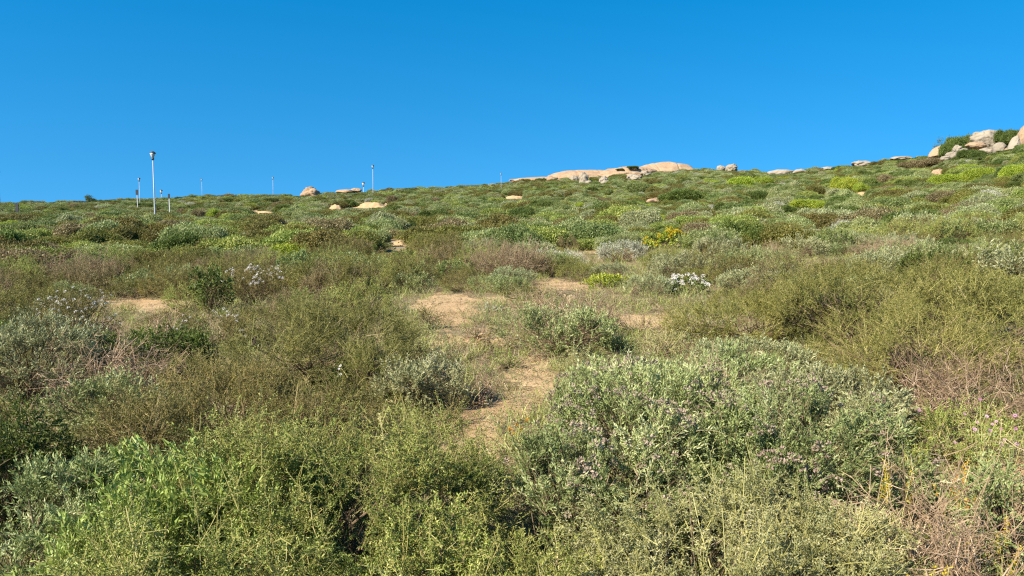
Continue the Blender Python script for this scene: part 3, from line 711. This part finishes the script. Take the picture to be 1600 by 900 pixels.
# kinds with no featured bush of their shape yet: place one more in the middle distance as a thing
spots = iter([(90, 352), (160, 362), (430, 350), (500, 362), (700, 340), (760, 352), (820, 330), (1100, 352), (1210, 360), (1420, 352), (1500, 352), (40, 345), (470, 338), (560, 345), (660, 312), (730, 322), (1090, 300), (1400, 300)])
for kd, me in EXTRA_SRC:
    px, py = next(spots); x, y = ground_hit(px, py); f = float(to_px(x, y, float(H(x, y)))[2]); R = random.uniform(.8, 1.2)
    o = link(LOOK[kd][0], me); o.location = (x, y, float(H(x, y)) - .05); o.rotation_euler = (0, 0, random.uniform(0, 6)); o.scale = (R, R, R * .95)
    made.append([o, x, y, math.hypot(x, y), kd, R, R * .8, px, py]); THINGS.append((o, x, y, kd, R, R * .8))
    far_idx.setdefault(kd, []).append(len(far_src)); far_src.append(o)
FEATPX = [(q[1], q[2], q[3], q[4]) for q in FAR] + [(578, 326, 26, 9), (524, 328, 9, 8), (412, 335, 14, 6), (803, 310, 14, 4), (626, 382, 15, 6)] + [(972, 412, 46, 40), (1045, 378, 24, 22), (1013, 388, 13, 16)]
pts = []
for x, y, d in sites(23, 300, lambda d: .66 + d * .0046, .80):
    az = math.atan2(x, y)
    if d > float(np.interp(az, raz, RIDR)) * 1.06: continue
    z = float(H(x, y)); px, py, f = to_px(x, y, z)
    s = random.choice((random.uniform(.3, .6), random.uniform(.45, .95))) * (1.0 + d * .0050); hz = s * random.uniform(.65, 1.3)
    if d > 120: hz *= .85
    if hides_rock(x, y, hz * .9, s): hz *= .32; s *= .85
    if hides_bare(x, y, hz * .8, s): continue
    bad = False; ptop = float(to_px(x, y, z + hz * .8)[1])
    for cx, cb, hw, hp in FEATPX:
        if abs(px - cx) < hw * .8 + s * .5 * FPX / f and py > cb - 1 and ptop < cb - hp * .35: bad = True; break
    if bad: continue
    for r_, fx, fy, fr, fh, ff in FARTH:
        if abs(fx - x) > 14 or abs(fy - y) > 14: continue
        if math.hypot(fx - x, fy - y) < fr * .75 + s * .4: bad = True; break
    if bad: continue
    kd = mixture(x, y, float(px), float(py), d)
    if kd == 'dry': kd = 'heath'
    pts.append((x, y, z - .08 * s, random.uniform(0, 6.28), s, hz, random.choice(far_idx[kd])))
# strips beside the view, so that a step to the side still meets vegetation
print('far', len(pts))
FARPTS = pts

# ------------------------------------------------------------------ rocks
def rockmat(name, a, b, c):
    m = bpy.data.materials.new(name); m.use_nodes = True; n = m.node_tree; L = n.links; p = n.nodes['Principled BSDF']
    tc = n.nodes.new('ShaderNodeTexCoord'); geo = n.nodes.new('ShaderNodeNewGeometry')
    t1 = n.nodes.new('ShaderNodeTexNoise'); t1.inputs['Scale'].default_value = .3; t1.inputs['Detail'].default_value = 8; t1.inputs['Roughness'].default_value = .65
    t2 = n.nodes.new('ShaderNodeTexNoise'); t2.inputs['Scale'].default_value = 1.5; t2.inputs['Detail'].default_value = 8; t2.inputs['Roughness'].default_value = .7
    mp = n.nodes.new('ShaderNodeMapping'); mp.inputs['Scale'].default_value = (1, 1, .35)
    L.new(geo.outputs['Position'], mp.inputs[0]); L.new(mp.outputs[0], t1.inputs['Vector']); L.new(geo.outputs['Position'], t2.inputs['Vector'])
    cr = n.nodes.new('ShaderNodeValToRGB'); e = cr.color_ramp.elements; e[0].position = .32; e[0].color = a; e[1].position = .68; e[1].color = b; L.new(t1.outputs[0], cr.inputs[0])
    mr = n.nodes.new('ShaderNodeMapRange'); mr.inputs[1].default_value = .54; mr.inputs[2].default_value = .68; mr.inputs[4].default_value = .7; L.new(t2.outputs[0], mr.inputs[0])
    mx = n.nodes.new('ShaderNodeMix'); mx.data_type = 'RGBA'; L.new(mr.outputs[0], mx.inputs[0]); L.new(cr.outputs[0], mx.inputs[6]); mx.inputs[7].default_value = c
    L.new(mx.outputs[2], p.inputs['Base Color']); p.inputs['Roughness'].default_value = .9; p.inputs['Specular IOR Level'].default_value = .2
    bp = n.nodes.new('ShaderNodeBump'); bp.inputs['Strength'].default_value = .8; bp.inputs['Distance'].default_value = .25; L.new(t2.outputs[0], bp.inputs['Height']); L.new(bp.outputs[0], p.inputs['Normal'])
    MATS[name] = m
rockmat('granite_orange', (.32, .205, .12, 1), (.44, .305, .185, 1), (.19, .145, .10, 1))
rockmat('granite_grey', (.26, .215, .155, 1), (.38, .32, .235, 1), (.15, .125, .095, 1))
def rock_mesh(name, sx, sy, sz, seed, mat, n=40, rough=.16, cracks=3, box=.0):
    """boulder: sphere grid pushed by noise, faceted by a few cutting planes"""
    th = np.linspace(0, np.pi, n); ph = np.linspace(0, 2 * np.pi, 2 * n, endpoint=False)
    T, Pp = np.meshgrid(th, ph, indexing='ij')
    D = np.stack([np.sin(T) * np.cos(Pp), np.sin(T) * np.sin(Pp), np.cos(T)], -1)
    r = np.ones(T.shape); rr = np.random.default_rng(seed)
    for j in range(7):
        a = rr.normal(0, 1, 3); a /= np.linalg.norm(a); dd = D @ a; c = rr.uniform(.72, .95); cut = np.where(dd > .05, c / np.maximum(dd, .05), 9); r = np.minimum(r, cut)
    for f_, am in ((2.1, 1), (4.7, .5), (10, .25)):
        r = r * (1 + rough * am * ((vnoise(D[..., 0] * f_ + 5 + seed, D[..., 1] * f_ + D[..., 2] * f_ * .9, seed) - .5) + (vnoise(D[..., 2] * f_ + 5 + seed, D[..., 0] * f_ - D[..., 1] * f_, seed + 3) - .5)))
    V = D * r[..., None] * np.array([sx, sy, sz])
    for j in range(cracks):
        a = rr.uniform(-.6, .6); o = rr.uniform(-.5, .5) * sx; q = np.abs(V[..., 0] * math.cos(a) + V[..., 1] * math.sin(a) * .3 + V[..., 2] * .25 - o)
        V = V * (1 - .05 * np.exp(-(q / (sx * .014)) ** 2))[..., None]
    V = V.reshape(-1, 3)
    idx = np.arange(n * 2 * n).reshape(n, 2 * n); a = idx[:-1]; b = idx[1:]
    q = np.stack([a, b, np.roll(b, -1, 1), np.roll(a, -1, 1)], -1).reshape(-1, 4)
    g = Geo(); g.add(V, q, .5)
    return make_mesh(name, [(g, mat)], True)
def rock(px, base, hw, hp, mat, seed, label, sink=.35, dist=None, name='boulder', cat='boulder', deep=1., lean=0., **kw):
    p = None if dist else ground_hit(px, base)
    if p is None or dist:
        r = ray(px, base); az = math.atan2(r[0], r[1]); Rr = dist or float(np.interp(az, raz, RIDR)) * .985; p = (Rr * math.sin(az), Rr * math.cos(az))
    x, y = p; z = float(H(x, y)); f = float(to_px(x, y, z)[2])
    zb = ZC + ray(px, base)[2] * math.hypot(x, y) / math.hypot(*ray(px, base)[:2])
    h = hp / FPX * f; R = hw / FPX * f
    me = rock_mesh(name, R * 1.08, R * deep, h * .75, seed, mat, **kw)
    o = link(name, me); o.location = (x, y, zb + h * .27); o.rotation_euler = (0, math.radians(lean), 0); tag(o, label, cat); return o
OG, GG = 'granite_orange', 'granite_grey'
#ROCKS
rock(1040, 284, 48, 30, OG, 11, 'smooth orange rock dome forming the peak of the skyline right of centre', dist=312, name='rock_dome', cat='rock', deep=.9, n=90, rough=.06, cracks=3)
rock(985, 284, 50, 22, OG, 47, 'cracked rock slab directly left of the dome', dist=306, name='rock_slab', cat='rock', deep=.7, n=80, rough=.14, cracks=5)
rock(922, 286, 66, 20, OG, 12, 'long low orange rock slab left of the cracked slab', dist=310, name='rock_slab', cat='rock', deep=.6, n=80, rough=.07)
rock(852, 286, 50, 9, OG, 13, 'thin low rock slab trailing left from the dome', dist=303, name='rock_slab', cat='rock', deep=.6, n=50)
rock(862, 282, 10, 7, OG, 14, 'small rounded orange boulder below the left end of the dome')
rock(897, 282, 7, 8, GG, 15, 'small pale boulder left of the tall pale one below the dome')
rock(912, 286, 8, 15, GG, 16, 'tall pale boulder below the left shoulder of the dome', rough=.22)
rock(944, 288, 8, 12, GG, 17, 'pale pointed boulder standing alone below the dome', rough=.22)
rock(992, 281, 11, 9, GG, 18, 'pale jagged boulder below the middle of the dome', rough=.3)
rock(1010, 273, 9, 6, GG, 19, 'pale boulder touching the dome above the jagged one', rough=.25)
rock(920, 287, 5, 5, GG, 20, 'tiny pale stone at the foot of the tall pale boulder')
rock(486, 308, 14, 14, OG, 21, 'lone rounded pinkish boulder on the left skyline', rough=.3)
rock(540, 301, 14, 5, OG, 22, 'low orange slab on the skyline right of the lone boulder', name='rock_slab', cat='rock')
rock(557, 299, 9, 5, OG, 23, 'small orange slab between the lone boulder and the lamp post')
rock(1127, 266, 7, 8, GG, 24, 'small grey boulder, left one of the skyline pair')
rock(1143, 267, 9, 10, GG, 25, 'larger grey boulder, right one of the skyline pair', rough=.25)
rock(1222, 273, 20, 8, GG, 26, 'flat pale rock on the skyline above the lime bushes', name='rock_slab', cat='rock')
rock(1250, 270, 10, 6, GG, 27, 'small flat pale rock right of the bigger skyline slab', name='rock_slab', cat='rock')
rock(1294, 266, 11, 6, GG, 28, 'small pale rock alone on the right skyline')
rock(1346, 259, 15, 8, GG, 29, 'pale rounded rock on the right skyline, second from the outcrop')
rock(1408, 249, 15, 5, GG, 30, 'low pale rock on the skyline just left of the outcrop')
rock(1022, 317, 13, 7, OG, 31, 'orange rock patch in the middle of the green slope', name='rock_slab', cat='rock')
rock(1468, 276, 13, 11, OG, 32, 'orange rock between bushes on the right slope', rough=.3)
rock(1545, 230, 38, 25, GG, 33, 'large pale orange outcrop near the top right corner of the hill', dist=184, name='rock_outcrop', cat='rock', deep=.6, n=70, rough=.18)
rock(1525, 230, 14, 8, OG, 34, 'low ledge at the left foot of the large outcrop', dist=176, name='rock_slab', cat='rock')
rock(1467, 242, 17, 13, OG, 35, 'sloping orange slab at the top of the ridge under the leaning tree', dist=182, name='rock_slab', cat='rock', lean=-25)
rock(1495, 236, 6, 9, GG, 36, 'small pointed grey rock right of the sloping slab', dist=172, rough=.3)
rock(1506, 236, 6, 4, GG, 37, 'small flat grey rock beside the pointed one', dist=171)
rock(1488, 246, 9, 9, GG, 38, 'pale blocky boulder below the pointed rock', dist=166, rough=.25)
rock(1476, 249, 8, 5, GG, 39, 'small pale stone left of the blocky boulder', dist=165)
rock(1541, 241, 12, 10, GG, 40, 'rounded grey boulder left of the egg-shaped one', dist=160)
rock(1561, 240, 10, 17, GG, 41, 'upright egg-shaped grey boulder', dist=158, rough=.1)
rock(1583, 238, 8, 25, GG, 42, 'tall leaning grey boulder right of the egg-shaped one', dist=157, lean=18, rough=.1)
rock(1574, 239, 5, 8, OG, 43, 'small reddish stone wedged between the two upright boulders', dist=157)
rock(1604, 222, 15, 30, OG, 44, 'tall orange rock cut by the right edge of the photo', dist=165, rough=.12, n=50)
rock(1534, 255, 8, 8, GG, 45, 'small white boulder with dark holes below the grey ones', dist=145, lean=-20, rough=.3)
rock(880, 312, 6, 3, GG, 46, 'tiny flat pale stone on the slope right of the thin lamp post')

# ------------------------------------------------------------------ banks of open sand showing between the far shrubs
def sand_bank(px, base, hw, hp, seed):
    p = ground_hit(px, base); x, y = p; z = float(H(x, y)); f = float(to_px(x, y, z)[2]); R = hw / FPX * f; h = hp / FPX * f; n = 36
    U, V_ = np.meshgrid(np.linspace(-1, 1, n), np.linspace(-1, 1, n), indexing='ij')
    X = x + U * R * 1.15; Y = y + V_ * max(R * .6, h * 1.5); rr = np.sqrt(U ** 2 + V_ ** 2) * (1 + fbm(U * 2 + seed, V_ * 2, 3, seed) * .5)
    Z = H(X, Y) + np.clip(1 - rr ** 2, -.15, 1) * h * (1 + fbm(X * .9, Y * .9, 3, seed) * .6)
    g = Geo(); idx = np.arange(n * n).reshape(n, n); g.add(np.stack([X, Y, Z], -1).reshape(-1, 3), np.stack([idx[:-1, :-1], idx[1:, :-1], idx[1:, 1:], idx[:-1, 1:]], -1).reshape(-1, 4), .8)
    tag(link('sand_bank', make_mesh('sand_bank', [(g, 'sandy_soil')], True)), 'low bank of bare tan sand between the far shrubs', kind='structure')
for q in ((578, 326, 26, 8, 3), (524, 328, 10, 7, 4), (412, 335, 18, 5, 5), (803, 310, 16, 4, 6), (626, 382, 17, 6, 7), (1575, 303, 8, 4, 8), (1345, 305, 10, 4, 9)): sand_bank(*q)

# ------------------------------------------------------------------ lamp posts and sign posts
def plain(name, col, rough=.5, metal=0.):
    m = bpy.data.materials.new(name); m.use_nodes = True; p = m.node_tree.nodes['Principled BSDF']; n = m.node_tree
    tx = n.nodes.new('ShaderNodeTexNoise'); tx.inputs['Scale'].default_value = 6; hv = n.nodes.new('ShaderNodeMix'); hv.data_type = 'RGBA'
    n.links.new(tx.outputs[0], hv.inputs[0]); hv.inputs[6].default_value = tuple(c * .8 for c in col) + (1,); hv.inputs[7].default_value = tuple(min(c * 1.15, 1) for c in col) + (1,)
    n.links.new(hv.outputs[2], p.inputs['Base Color']); p.inputs['Roughness'].default_value = rough; p.inputs['Metallic'].default_value = metal; MATS[name] = m
plain('pole_paint', (.42, .42, .42)); plain('lamp_shell', (.60, .60, .58), .35); plain('cap_dark', (.06, .065, .07), .5); plain('sign_dark', (.03, .03, .035), .6)
plain('base_orange', (.65, .42, .12), .6)
def lathe(g, prof, seg=16, tilt=0., at=(0, 0, 0)):
    prof = np.array(prof, float); an = np.arange(seg) * 2 * np.pi / seg
    V = np.stack([prof[:, 0:1] * np.cos(an), prof[:, 0:1] * np.sin(an), np.repeat(prof[:, 1:2], seg, 1)], -1)
    c, s = math.cos(tilt), math.sin(tilt)
    V = np.stack([V[..., 0] * c + V[..., 2] * s, V[..., 1], -V[..., 0] * s + V[..., 2] * c], -1) + np.array(at)
    idx = np.arange(len(prof) * seg).reshape(len(prof), seg); a = idx[:-1]; b = idx[1:]
    g.add(V.reshape(-1, 3), np.stack([a, np.roll(a, -1, 1), np.roll(b, -1, 1), b], -1).reshape(-1, 4), .5)
def lamp_parts():
    P, Cl, B, Cp, D = Geo(), Geo(), Geo(), Geo(), Geo()
    lathe(D, [(0, 0), (.2, 0), (.2, .04), (.13, .06), (.12, .5), (0.09, .52)])
    lathe(P, [(.065, .05), (.06, 2.2), (.05, 2.24), (.038, 5.45), (0, 5.45)])
    lathe(Cl, [(0, 5.42), (.10, 5.42), (.11, 5.5), (.10, 5.6), (0, 5.6)])
    lathe(B, [(0, 5.56), (.09, 5.58), (.13, 5.7), (.19, 5.86), (.21, 5.95), (0, 5.96)], 20)
    lathe(Cp, [(0, -.02), (.22, -.02), (.24, .02), (.19, .08), (.11, .12), (0, .16)], 20, .3, (.03, 0, 5.98))
    return {'base': make_mesh('base', [(D, 'pole_paint')], True), 'pole': make_mesh('pole', [(P, 'pole_paint')], True), 'collar': make_mesh('collar', [(Cl, 'cap_dark')], True),
            'lamp_bowl': make_mesh('lamp_bowl', [(B, 'lamp_shell')], True), 'lamp_cap': make_mesh('lamp_cap', [(Cp, 'cap_dark')], True)}
LP = lamp_parts()
def lamp_post(px, base, top, label, dark=False):
    d = 6.15 * FPX / (base - top); x, y = at_dist(px, d, base)
    z = float(H(x, y)); r = ray(px, top); zt = ZC + r[2] * d / math.hypot(r[0], r[1]); s = (zt - z) / 6.15
    ht = 1.0
    root = empty('lamp_post', (x, y, z - .05), random.uniform(-.3, .3), (s, s, s)); tag(root, label, 'lamp post', 'lamp posts along the hillside road')
    for pn, me in LP.items(): link(pn, me, root)
    return root
lamp_post(242, 328, 235, 'tallest and nearest lamp post, on the left')
lamp_post(219, 322, 277, 'shorter lamp post just left of the tallest one')
lamp_post(0, 316, 266, 'lamp post cut by the left edge of the photo')
lamp_post(252.5, 313, 296, 'tiny far lamp post right of the tallest one')
lamp_post(316, 308, 279, 'thin lamp post alone between the tallest one and the lone boulder')
lamp_post(427, 308, 276, 'thin lamp post left of the lone skyline boulder')
lamp_post(583, 299, 257, 'lamp post standing on the skyline left of centre')
lamp_post(568, 299, 284, 'tiny lamp post just left of the skyline one')
lamp_post(783, 306, 270, 'lamp post farthest to the right, left of the rock dome')
def box(g, cx, cy, cz, sx, sy, sz, bev=.0):
    v = np.array([(cx + a * sx / 2, cy + b * sy / 2, cz + c * sz / 2) for a in (-1, 1) for b in (-1, 1) for c in (-1, 1)])
    g.add(v, [(0, 1, 3, 2), (4, 6, 7, 5), (0, 4, 5, 1), (2, 3, 7, 6), (0, 2, 6, 4), (1, 5, 7, 3)], .5)
def sign_post(px, base, top, bw, bh, d, label, second=False):
    x, y = at_dist(px, d, base); z = float(H(x, y)); r = ray(px, top); zt = ZC + r[2] * d / math.hypot(r[0], r[1]); h = zt - z
    root = empty('sign_post', (x, y, z), 0); tag(root, label, 'sign')
    g = Geo(); lathe(g, [(.05, -.3), (.05, h - .05), (0, h - .05)], 10); link('pole', make_mesh('pole', [(g, 'pole_paint')], True), root)
    g = Geo(); W = bw / FPX * d; hh = bh / FPX * d; box(g, 0, -.07, h - hh / 2, W, .05, hh)
    box(g, 0, -.045, h - hh / 2, W * 1.06, .03, hh * 1.03); link('sign_panel', make_mesh('sign_panel', [(g, 'sign_dark')]), root)
sign_post(215, 320, 296.5, 3.2, 7, 120, 'dark upright sign panel on a thin pole left of the tallest lamp post')
sign_post(265, 325, 303, 2.4, 6, 92, 'small dark sign on a pale pole right of the tallest lamp post')
sign_post(28, 336, 318, 4.2, 11, 80, 'dark narrow sign low in the bushes near the left edge')

# ------------------------------------------------------------------ ridge trees
def tree(px, base, top, wpx, label, lean, dist, mat='leaf_dark', seed=0):
    x, y = at_dist(px, dist, base); z = float(H(x, y)); r = ray(px, top); h = ZC + r[2] * dist / math.hypot(r[0], r[1]) - z; Wd = wpx / FPX * dist / 2
    root = empty('small_tree', (x, y, z - .1)); tag(root, label, 'tree')
    R_ = np.random.default_rng(seed); gs = Geo(); gl = Geo()
    tp = np.array([lean * Wd, 0, h * .72]); P = np.stack([np.zeros(3), tp * .3 + [.05, 0, 0], tp * .65, tp]); tubes(gs, P[None], .13, .05, .4, 7)
    ends = []
    for j in range(9):
        a = R_.uniform(0, 6.28); b = P[1 + j % 3] + (P[3] - P[1]) * .1; e = b + np.array([math.cos(a) * Wd * R_.uniform(.4, .9), math.sin(a) * Wd * .7, h * R_.uniform(.08, .3)])
        tubes(gs, np.stack([b, (b + e) / 2 + [0, 0, .1], e])[None], .05, .02, .4, 5); ends.append(e)
    for e in ends + [tp]:
        n = 130; c = R_.normal(0, 1, (n, 3)) * [Wd * .24, Wd * .24, h * .07] + e
        leaves(gl, c, unit(n), R_.uniform(.14, .3, n), R_.uniform(.06, .12, n), np.clip(R_.uniform(.1, .8, n), 0, 1))
    link('trunk', make_mesh('trunk', [(gs, 'twig')]), root); link('crown', make_mesh('crown', [(gl, mat)]), root)
tree(136, 318, 306, 11, 'small bushy tree poking above the left skyline', .2, 235, seed=1)
tree(147, 318, 310, 7, 'thinner small tree right beside the bushy one on the left skyline', -.2, 240, seed=2)
tree(1463, 238, 219, 18, 'wind-bent tree leaning over the top of the right ridge', .9, 183, seed=3)

# ------------------------------------------------------------------ foreground flowers and single plants
def stalk_plant(px, d, top, n, spread, label, petal, mode, seed, name, leafm='leaf_green', stemm='twig_green'):
    x, y = at_dist(px, d); z = float(H(x, y)); r = ray(px, top); h = ZC + r[2] * d / math.hypot(r[0], r[1]) - z
    root = empty(name, (x, y, z)); tag(root, label, 'flower'); global rng; keep = rng; rng = np.random.default_rng(seed)
    gs, gl = Geo(), Geo(); fl = []
    for j in range(n):
        gf = Geo(); fl.append(gf)
        b = np.array([rng.normal(0, spread * .3), rng.normal(0, spread * .3), -.02]); hh = h * rng.uniform(.6, 1.02)
        e = b + np.array([rng.normal(0, spread * .6), rng.normal(0, spread * .5), hh]); m = (b + e) / 2 + rng.normal(0, .02, 3)
        tubes(gs, np.stack([b, m, e])[None], .002, .0012, rng.uniform(0, 1))
        s = rng.uniform(.15, .9, 14)[:, None]; leaves(gl, b * (1 - s) + e * s, unit(14) + [0, 0, .5], .028, .006, rng.uniform(0, 1, 14))
        if mode == 'spike':
            s = np.linspace(.55, 1, 26)[:, None]; u = unit(26); leaves(gf, m * (1 - s) + e * s + u * .003, u + [0, 0, .4], .011, .006, rng.uniform(0, 1, 26))
        else:
            g = Geo(); blossom(g, 'daisy', rng.uniform(.009, .014)); v, q, t = g.arrays(); Fd = frame(np.array([[rng.normal(-.2, .3), -.7, .8]]))[0]; gf.add(v @ Fd.T + e, q, rng.uniform(0, 1))
    link('stems', make_mesh('stems', [(gs, stemm)]), root); link('leaves', make_mesh('leaves', [(gl, leafm)]), root); [link('flower_head', make_mesh('flower_head', [(gf, petal)]), root) for gf in fl]
    rng = keep; THINGS.append((root, x, y, 'flower', spread, h))
#FLOWERS
stalk_plant(1515, 3.9, 700, 9, .10, 'orange and rust flower spikes standing in the dead twigs at the lower right', 'petal_orange', 'spike', 1, 'flower_spikes')
stalk_plant(1550, 4.9, 640, 18, .20, 'cluster of small pale pink daisies near the right edge', 'petal_pink', 'daisy', 2, 'daisy_plant')
stalk_plant(1480, 2.75, 885, 6, .09, 'yellow flower spikes at the bottom edge on the right', 'petal_yellow', 'spike', 3, 'flower_spikes')
stalk_plant(1412, 3.75, 712, 7, .12, 'low yellow flowers between the pale wiry shrub and the orange spikes', 'petal_yellow', 'spike', 4, 'flower_spikes')
stalk_plant(1585, 3.3, 790, 5, .10, 'yellow flowers at the right edge below the pink daisies', 'petal_yellow', 'spike', 5, 'flower_spikes')
stalk_plant(800, 5.1, 652, 6, .10, 'few orange-tipped sprigs at the sand edge in the centre', 'petal_orange', 'spike', 6, 'flower_spikes')
stalk_plant(533, 5.6, 563, 3, .05, 'three white flowers in the shade left of the blue-green bush', 'petal_white', 'daisy', 7, 'daisy_plant')

# ------------------------------------------------------------------ low cover between the shrubs (uncountable)
def tuft(kind, seed, n=26, h=.16, r=.10):
    global rng; keep = rng; rng = np.random.default_rng(seed); g = Geo(); gs = Geo()
    if kind == 'grass':
        b = rng.normal(0, r * .35, (n, 3)); b[:, 2] = 0; e = b + rng.normal(0, r * .6, (n, 3)); e[:, 2] = rng.uniform(.4, 1, n) * h; leaves(g, b, e - b, np.linalg.norm(e - b, axis=1), .004, rng.uniform(0, 1, n), .05)
    elif kind == 'twigs':
        b = rng.normal(0, r, (n, 3)); b[:, 2] = .004; d = unit(n) ; d[:, 2] = np.abs(d[:, 2]) * .35; L_ = rng.uniform(.05, .2, (n, 1)); m = b + d * L_ * .5 + rng.normal(0, .012, (n, 3)); m[:, 2] = np.abs(m[:, 2])
        tubes(g, np.stack([b, m, b + d * L_], 1), .0022, .0012, rng.uniform(0, 1, n))
    else:
        for j in range(n // 3):
            b = np.array([rng.normal(0, r), rng.normal(0, r), 0]); stem_leaves(g, b, np.array([rng.normal(0, .5), rng.normal(0, .5), 1]), h * rng.uniform(.4, 1), 12, .018, .006, .9, .1, .001, None)
        g.t = [np.clip(t + .5, 0, 1) for t in g.t]
    rng = keep; return g
TUFTS = [('grass', 'leaf_spiny'), ('grass', 'leaf_pale'), ('herb', 'leaf_sage'), ('herb', 'leaf_green'), ('twigs', 'twig_dry'), ('twigs', 'twig'), ('herb', 'leaf_brown'), ('herb', 'leaf_broom')]
#COVER
def build_cover():
    """one real mesh of thousands of small herbs and twigs"""
    R_ = np.random.default_rng(5)
    for nm, sel, lab in (('low_herbs', (0, 1, 2, 3, 6, 7), 'low herbs and grass between the shrubs'), ('twig_litter', (4, 5), 'fallen dry twigs scattered on the sand')):
        parts = []
        for si in sel:
            kd, mat = TUFTS[si]; G = Geo()
            for var in range(3):
                g = tuft(kd, si * 10 + var); v, q, t = g.arrays()
                N = 900 if kd == 'twigs' else 750
                d = 2.2 + 22 * R_.random(N) ** 1.0; az = R_.uniform(-.8, .8, N); x = d * np.sin(az); y = d * np.cos(az)
                bm = bare_mask(x, y); keep = (bm < .4) | (R_.random(N) < (.8 if kd == 'twigs' else .12)); x = x[keep]; y = y[keep]; n = len(x)
                z = H(x, y); a = R_.uniform(0, 6.28, n); s = R_.uniform(.6, 1.5, n) * np.where(bare_mask(x, y) > .4, .6, 1)
                c, sn = np.cos(a) * s, np.sin(a) * s
                V = np.stack([v[None, :, 0] * c[:, None] - v[None, :, 1] * sn[:, None] + x[:, None], v[None, :, 0] * sn[:, None] + v[None, :, 1] * c[:, None] + y[:, None], v[None, :, 2] * s[:, None] + z[:, None]], -1)
                G.add(V.reshape(-1, 3), (q[None] + (np.arange(n) * len(v))[:, None, None]).reshape(-1, 4), np.tile(t, n))
            parts.append((G, mat))
        o = link(nm, make_mesh(nm, parts)); tag(o, lab, kind='stuff')
build_cover()
def build_pebbles():
    R_ = np.random.default_rng(11); G = Geo(); N = 5200
    d = 3 + 19 * R_.random(N) ** .9; az = R_.uniform(-.75, .75, N); x = d * np.sin(az); y = d * np.cos(az)
    k = bare_mask(x, y) > .25; x, y = x[k], y[k]; n = len(x); z = H(x, y)
    v0 = np.array([(-1, -1, -.4), (1, -1, -.4), (1, 1, -.4), (-1, 1, -.4), (-.6, -.6, .6), (.6, -.6, .6), (.6, .6, .6), (-.6, .6, .6)])
    q0 = np.array([(4, 5, 6, 7), (0, 1, 5, 4), (1, 2, 6, 5), (2, 3, 7, 6), (3, 0, 4, 7)])
    s = .003 + .014 * R_.random(n) ** 4; a = R_.uniform(0, 6.28, n); V = v0[None] * R_.uniform(.6, 1.2, (n, 8, 3)) * s[:, None, None]
    c, sn = np.cos(a)[:, None], np.sin(a)[:, None]
    V = np.stack([V[..., 0] * c - V[..., 1] * sn + x[:, None], V[..., 0] * sn + V[..., 1] * c + y[:, None], V[..., 2] + z[:, None] + .006], -1)
    G.add(V.reshape(-1, 3), (q0[None] + (np.arange(n) * 8)[:, None, None]).reshape(-1, 4), np.repeat(R_.random(n), 8))
    o = link('pebbles', make_mesh('pebbles', [(G, 'twig_dry')])); tag(o, 'small stones and crumbs of soil on the open sand', kind='stuff')
build_pebbles()

# ------------------------------------------------------------------ labels for the plants filling the middle slope
MARKS = [(700, 480, 'the sandy gap in the centre'), (832, 598, 'the sand strip in the centre'), (225, 477, 'the left sandy patch'), (972, 400, 'the silvery white bush'),
         (1045, 370, 'the yellow-flowered bush'), (1072, 440, 'the white-flowered bush'), (945, 445, 'the lime bush under the silvery one'), (1345, 440, 'the right-hand olive thicket'),
         (480, 520, 'the dark-hollow olive shrub'), (865, 520, 'the rounded central bush'), (625, 379, 'the small sand spot'), (330, 420, 'the dark upright shrub'),
         (108, 455, 'the white-flowered brown bush'), (155, 540, 'the dead twig tangle'), (1590, 400, 'the grey bush at the right edge'), (885, 385, 'the reddish brown bush'),
         (1188, 385, 'the green mid-slope bush'), (1005, 508, 'the small sand patch right of centre'), (50, 520, 'the broad grey-green bush at the left edge'), (235, 388, 'the pale grey bush on the left'),
         (1425, 640, 'the bare soil on the right'), (575, 321, 'the long sandy scar'), (335, 340, 'the bright green bush by the lamp posts'), (1472, 315, 'the brown bush on the right slope'), (242, 328, 'the tallest lamp post'),
         (1310, 395, 'the greyish bush behind the thicket'), (600, 392, 'the green bush under the small sand spot')]
used = {}
SIZE = lambda R: 'small' if R < .52 else 'broad' if R > .85 else 'medium'
def relation(px, py, m):
    dx, dy = px - m[0], py - m[1]
    if abs(dx) > abs(dy) * 1.5: s = 'right of' if dx > 0 else 'left of'; far = abs(dx) > 90
    elif dy < 0: s = 'behind'; far = abs(dy) > 45
    else: s = 'in front of'; far = abs(dy) > 45
    return ('well ' if far and s in ('right of', 'left of', 'behind') else '') + s + ' ' + m[2]
for o, x, y, d, kd, R, hh, px, py in made:
    m = sorted(MARKS, key=lambda q: (q[0] - px) ** 2 + 2.5 * (q[1] - py) ** 2)
    short = LOOK[kd][2]
    cands = ['%s %s %s' % (SIZE(R), short, relation(px, py, m[0])), '%s %s %s' % (SIZE(R), short, relation(px, py, m[1])), '%s %s between %s and %s' % (SIZE(R), LOOK[kd][2].split()[-2] + ' ' + LOOK[kd][2].split()[-1], m[0][2], m[1][2])]
    cands += ['%s %s %s' % (SIZE(R), short, relation(px, py, q)) for q in m[2:5]]
    cands = [c for c in cands if len(c.split()) <= 16]
    lab = next((c for c in cands if c not in used), None)
    if lab is None: lab = cands[0]
    used.setdefault(lab, []).append(o)
    tag(o, lab, LOOK[kd][1], 'mixed shrubs covering the lower slope')
gn_scatter('shrubland', far_src, FARPTS, 'dense low scrub covering the far hillside')
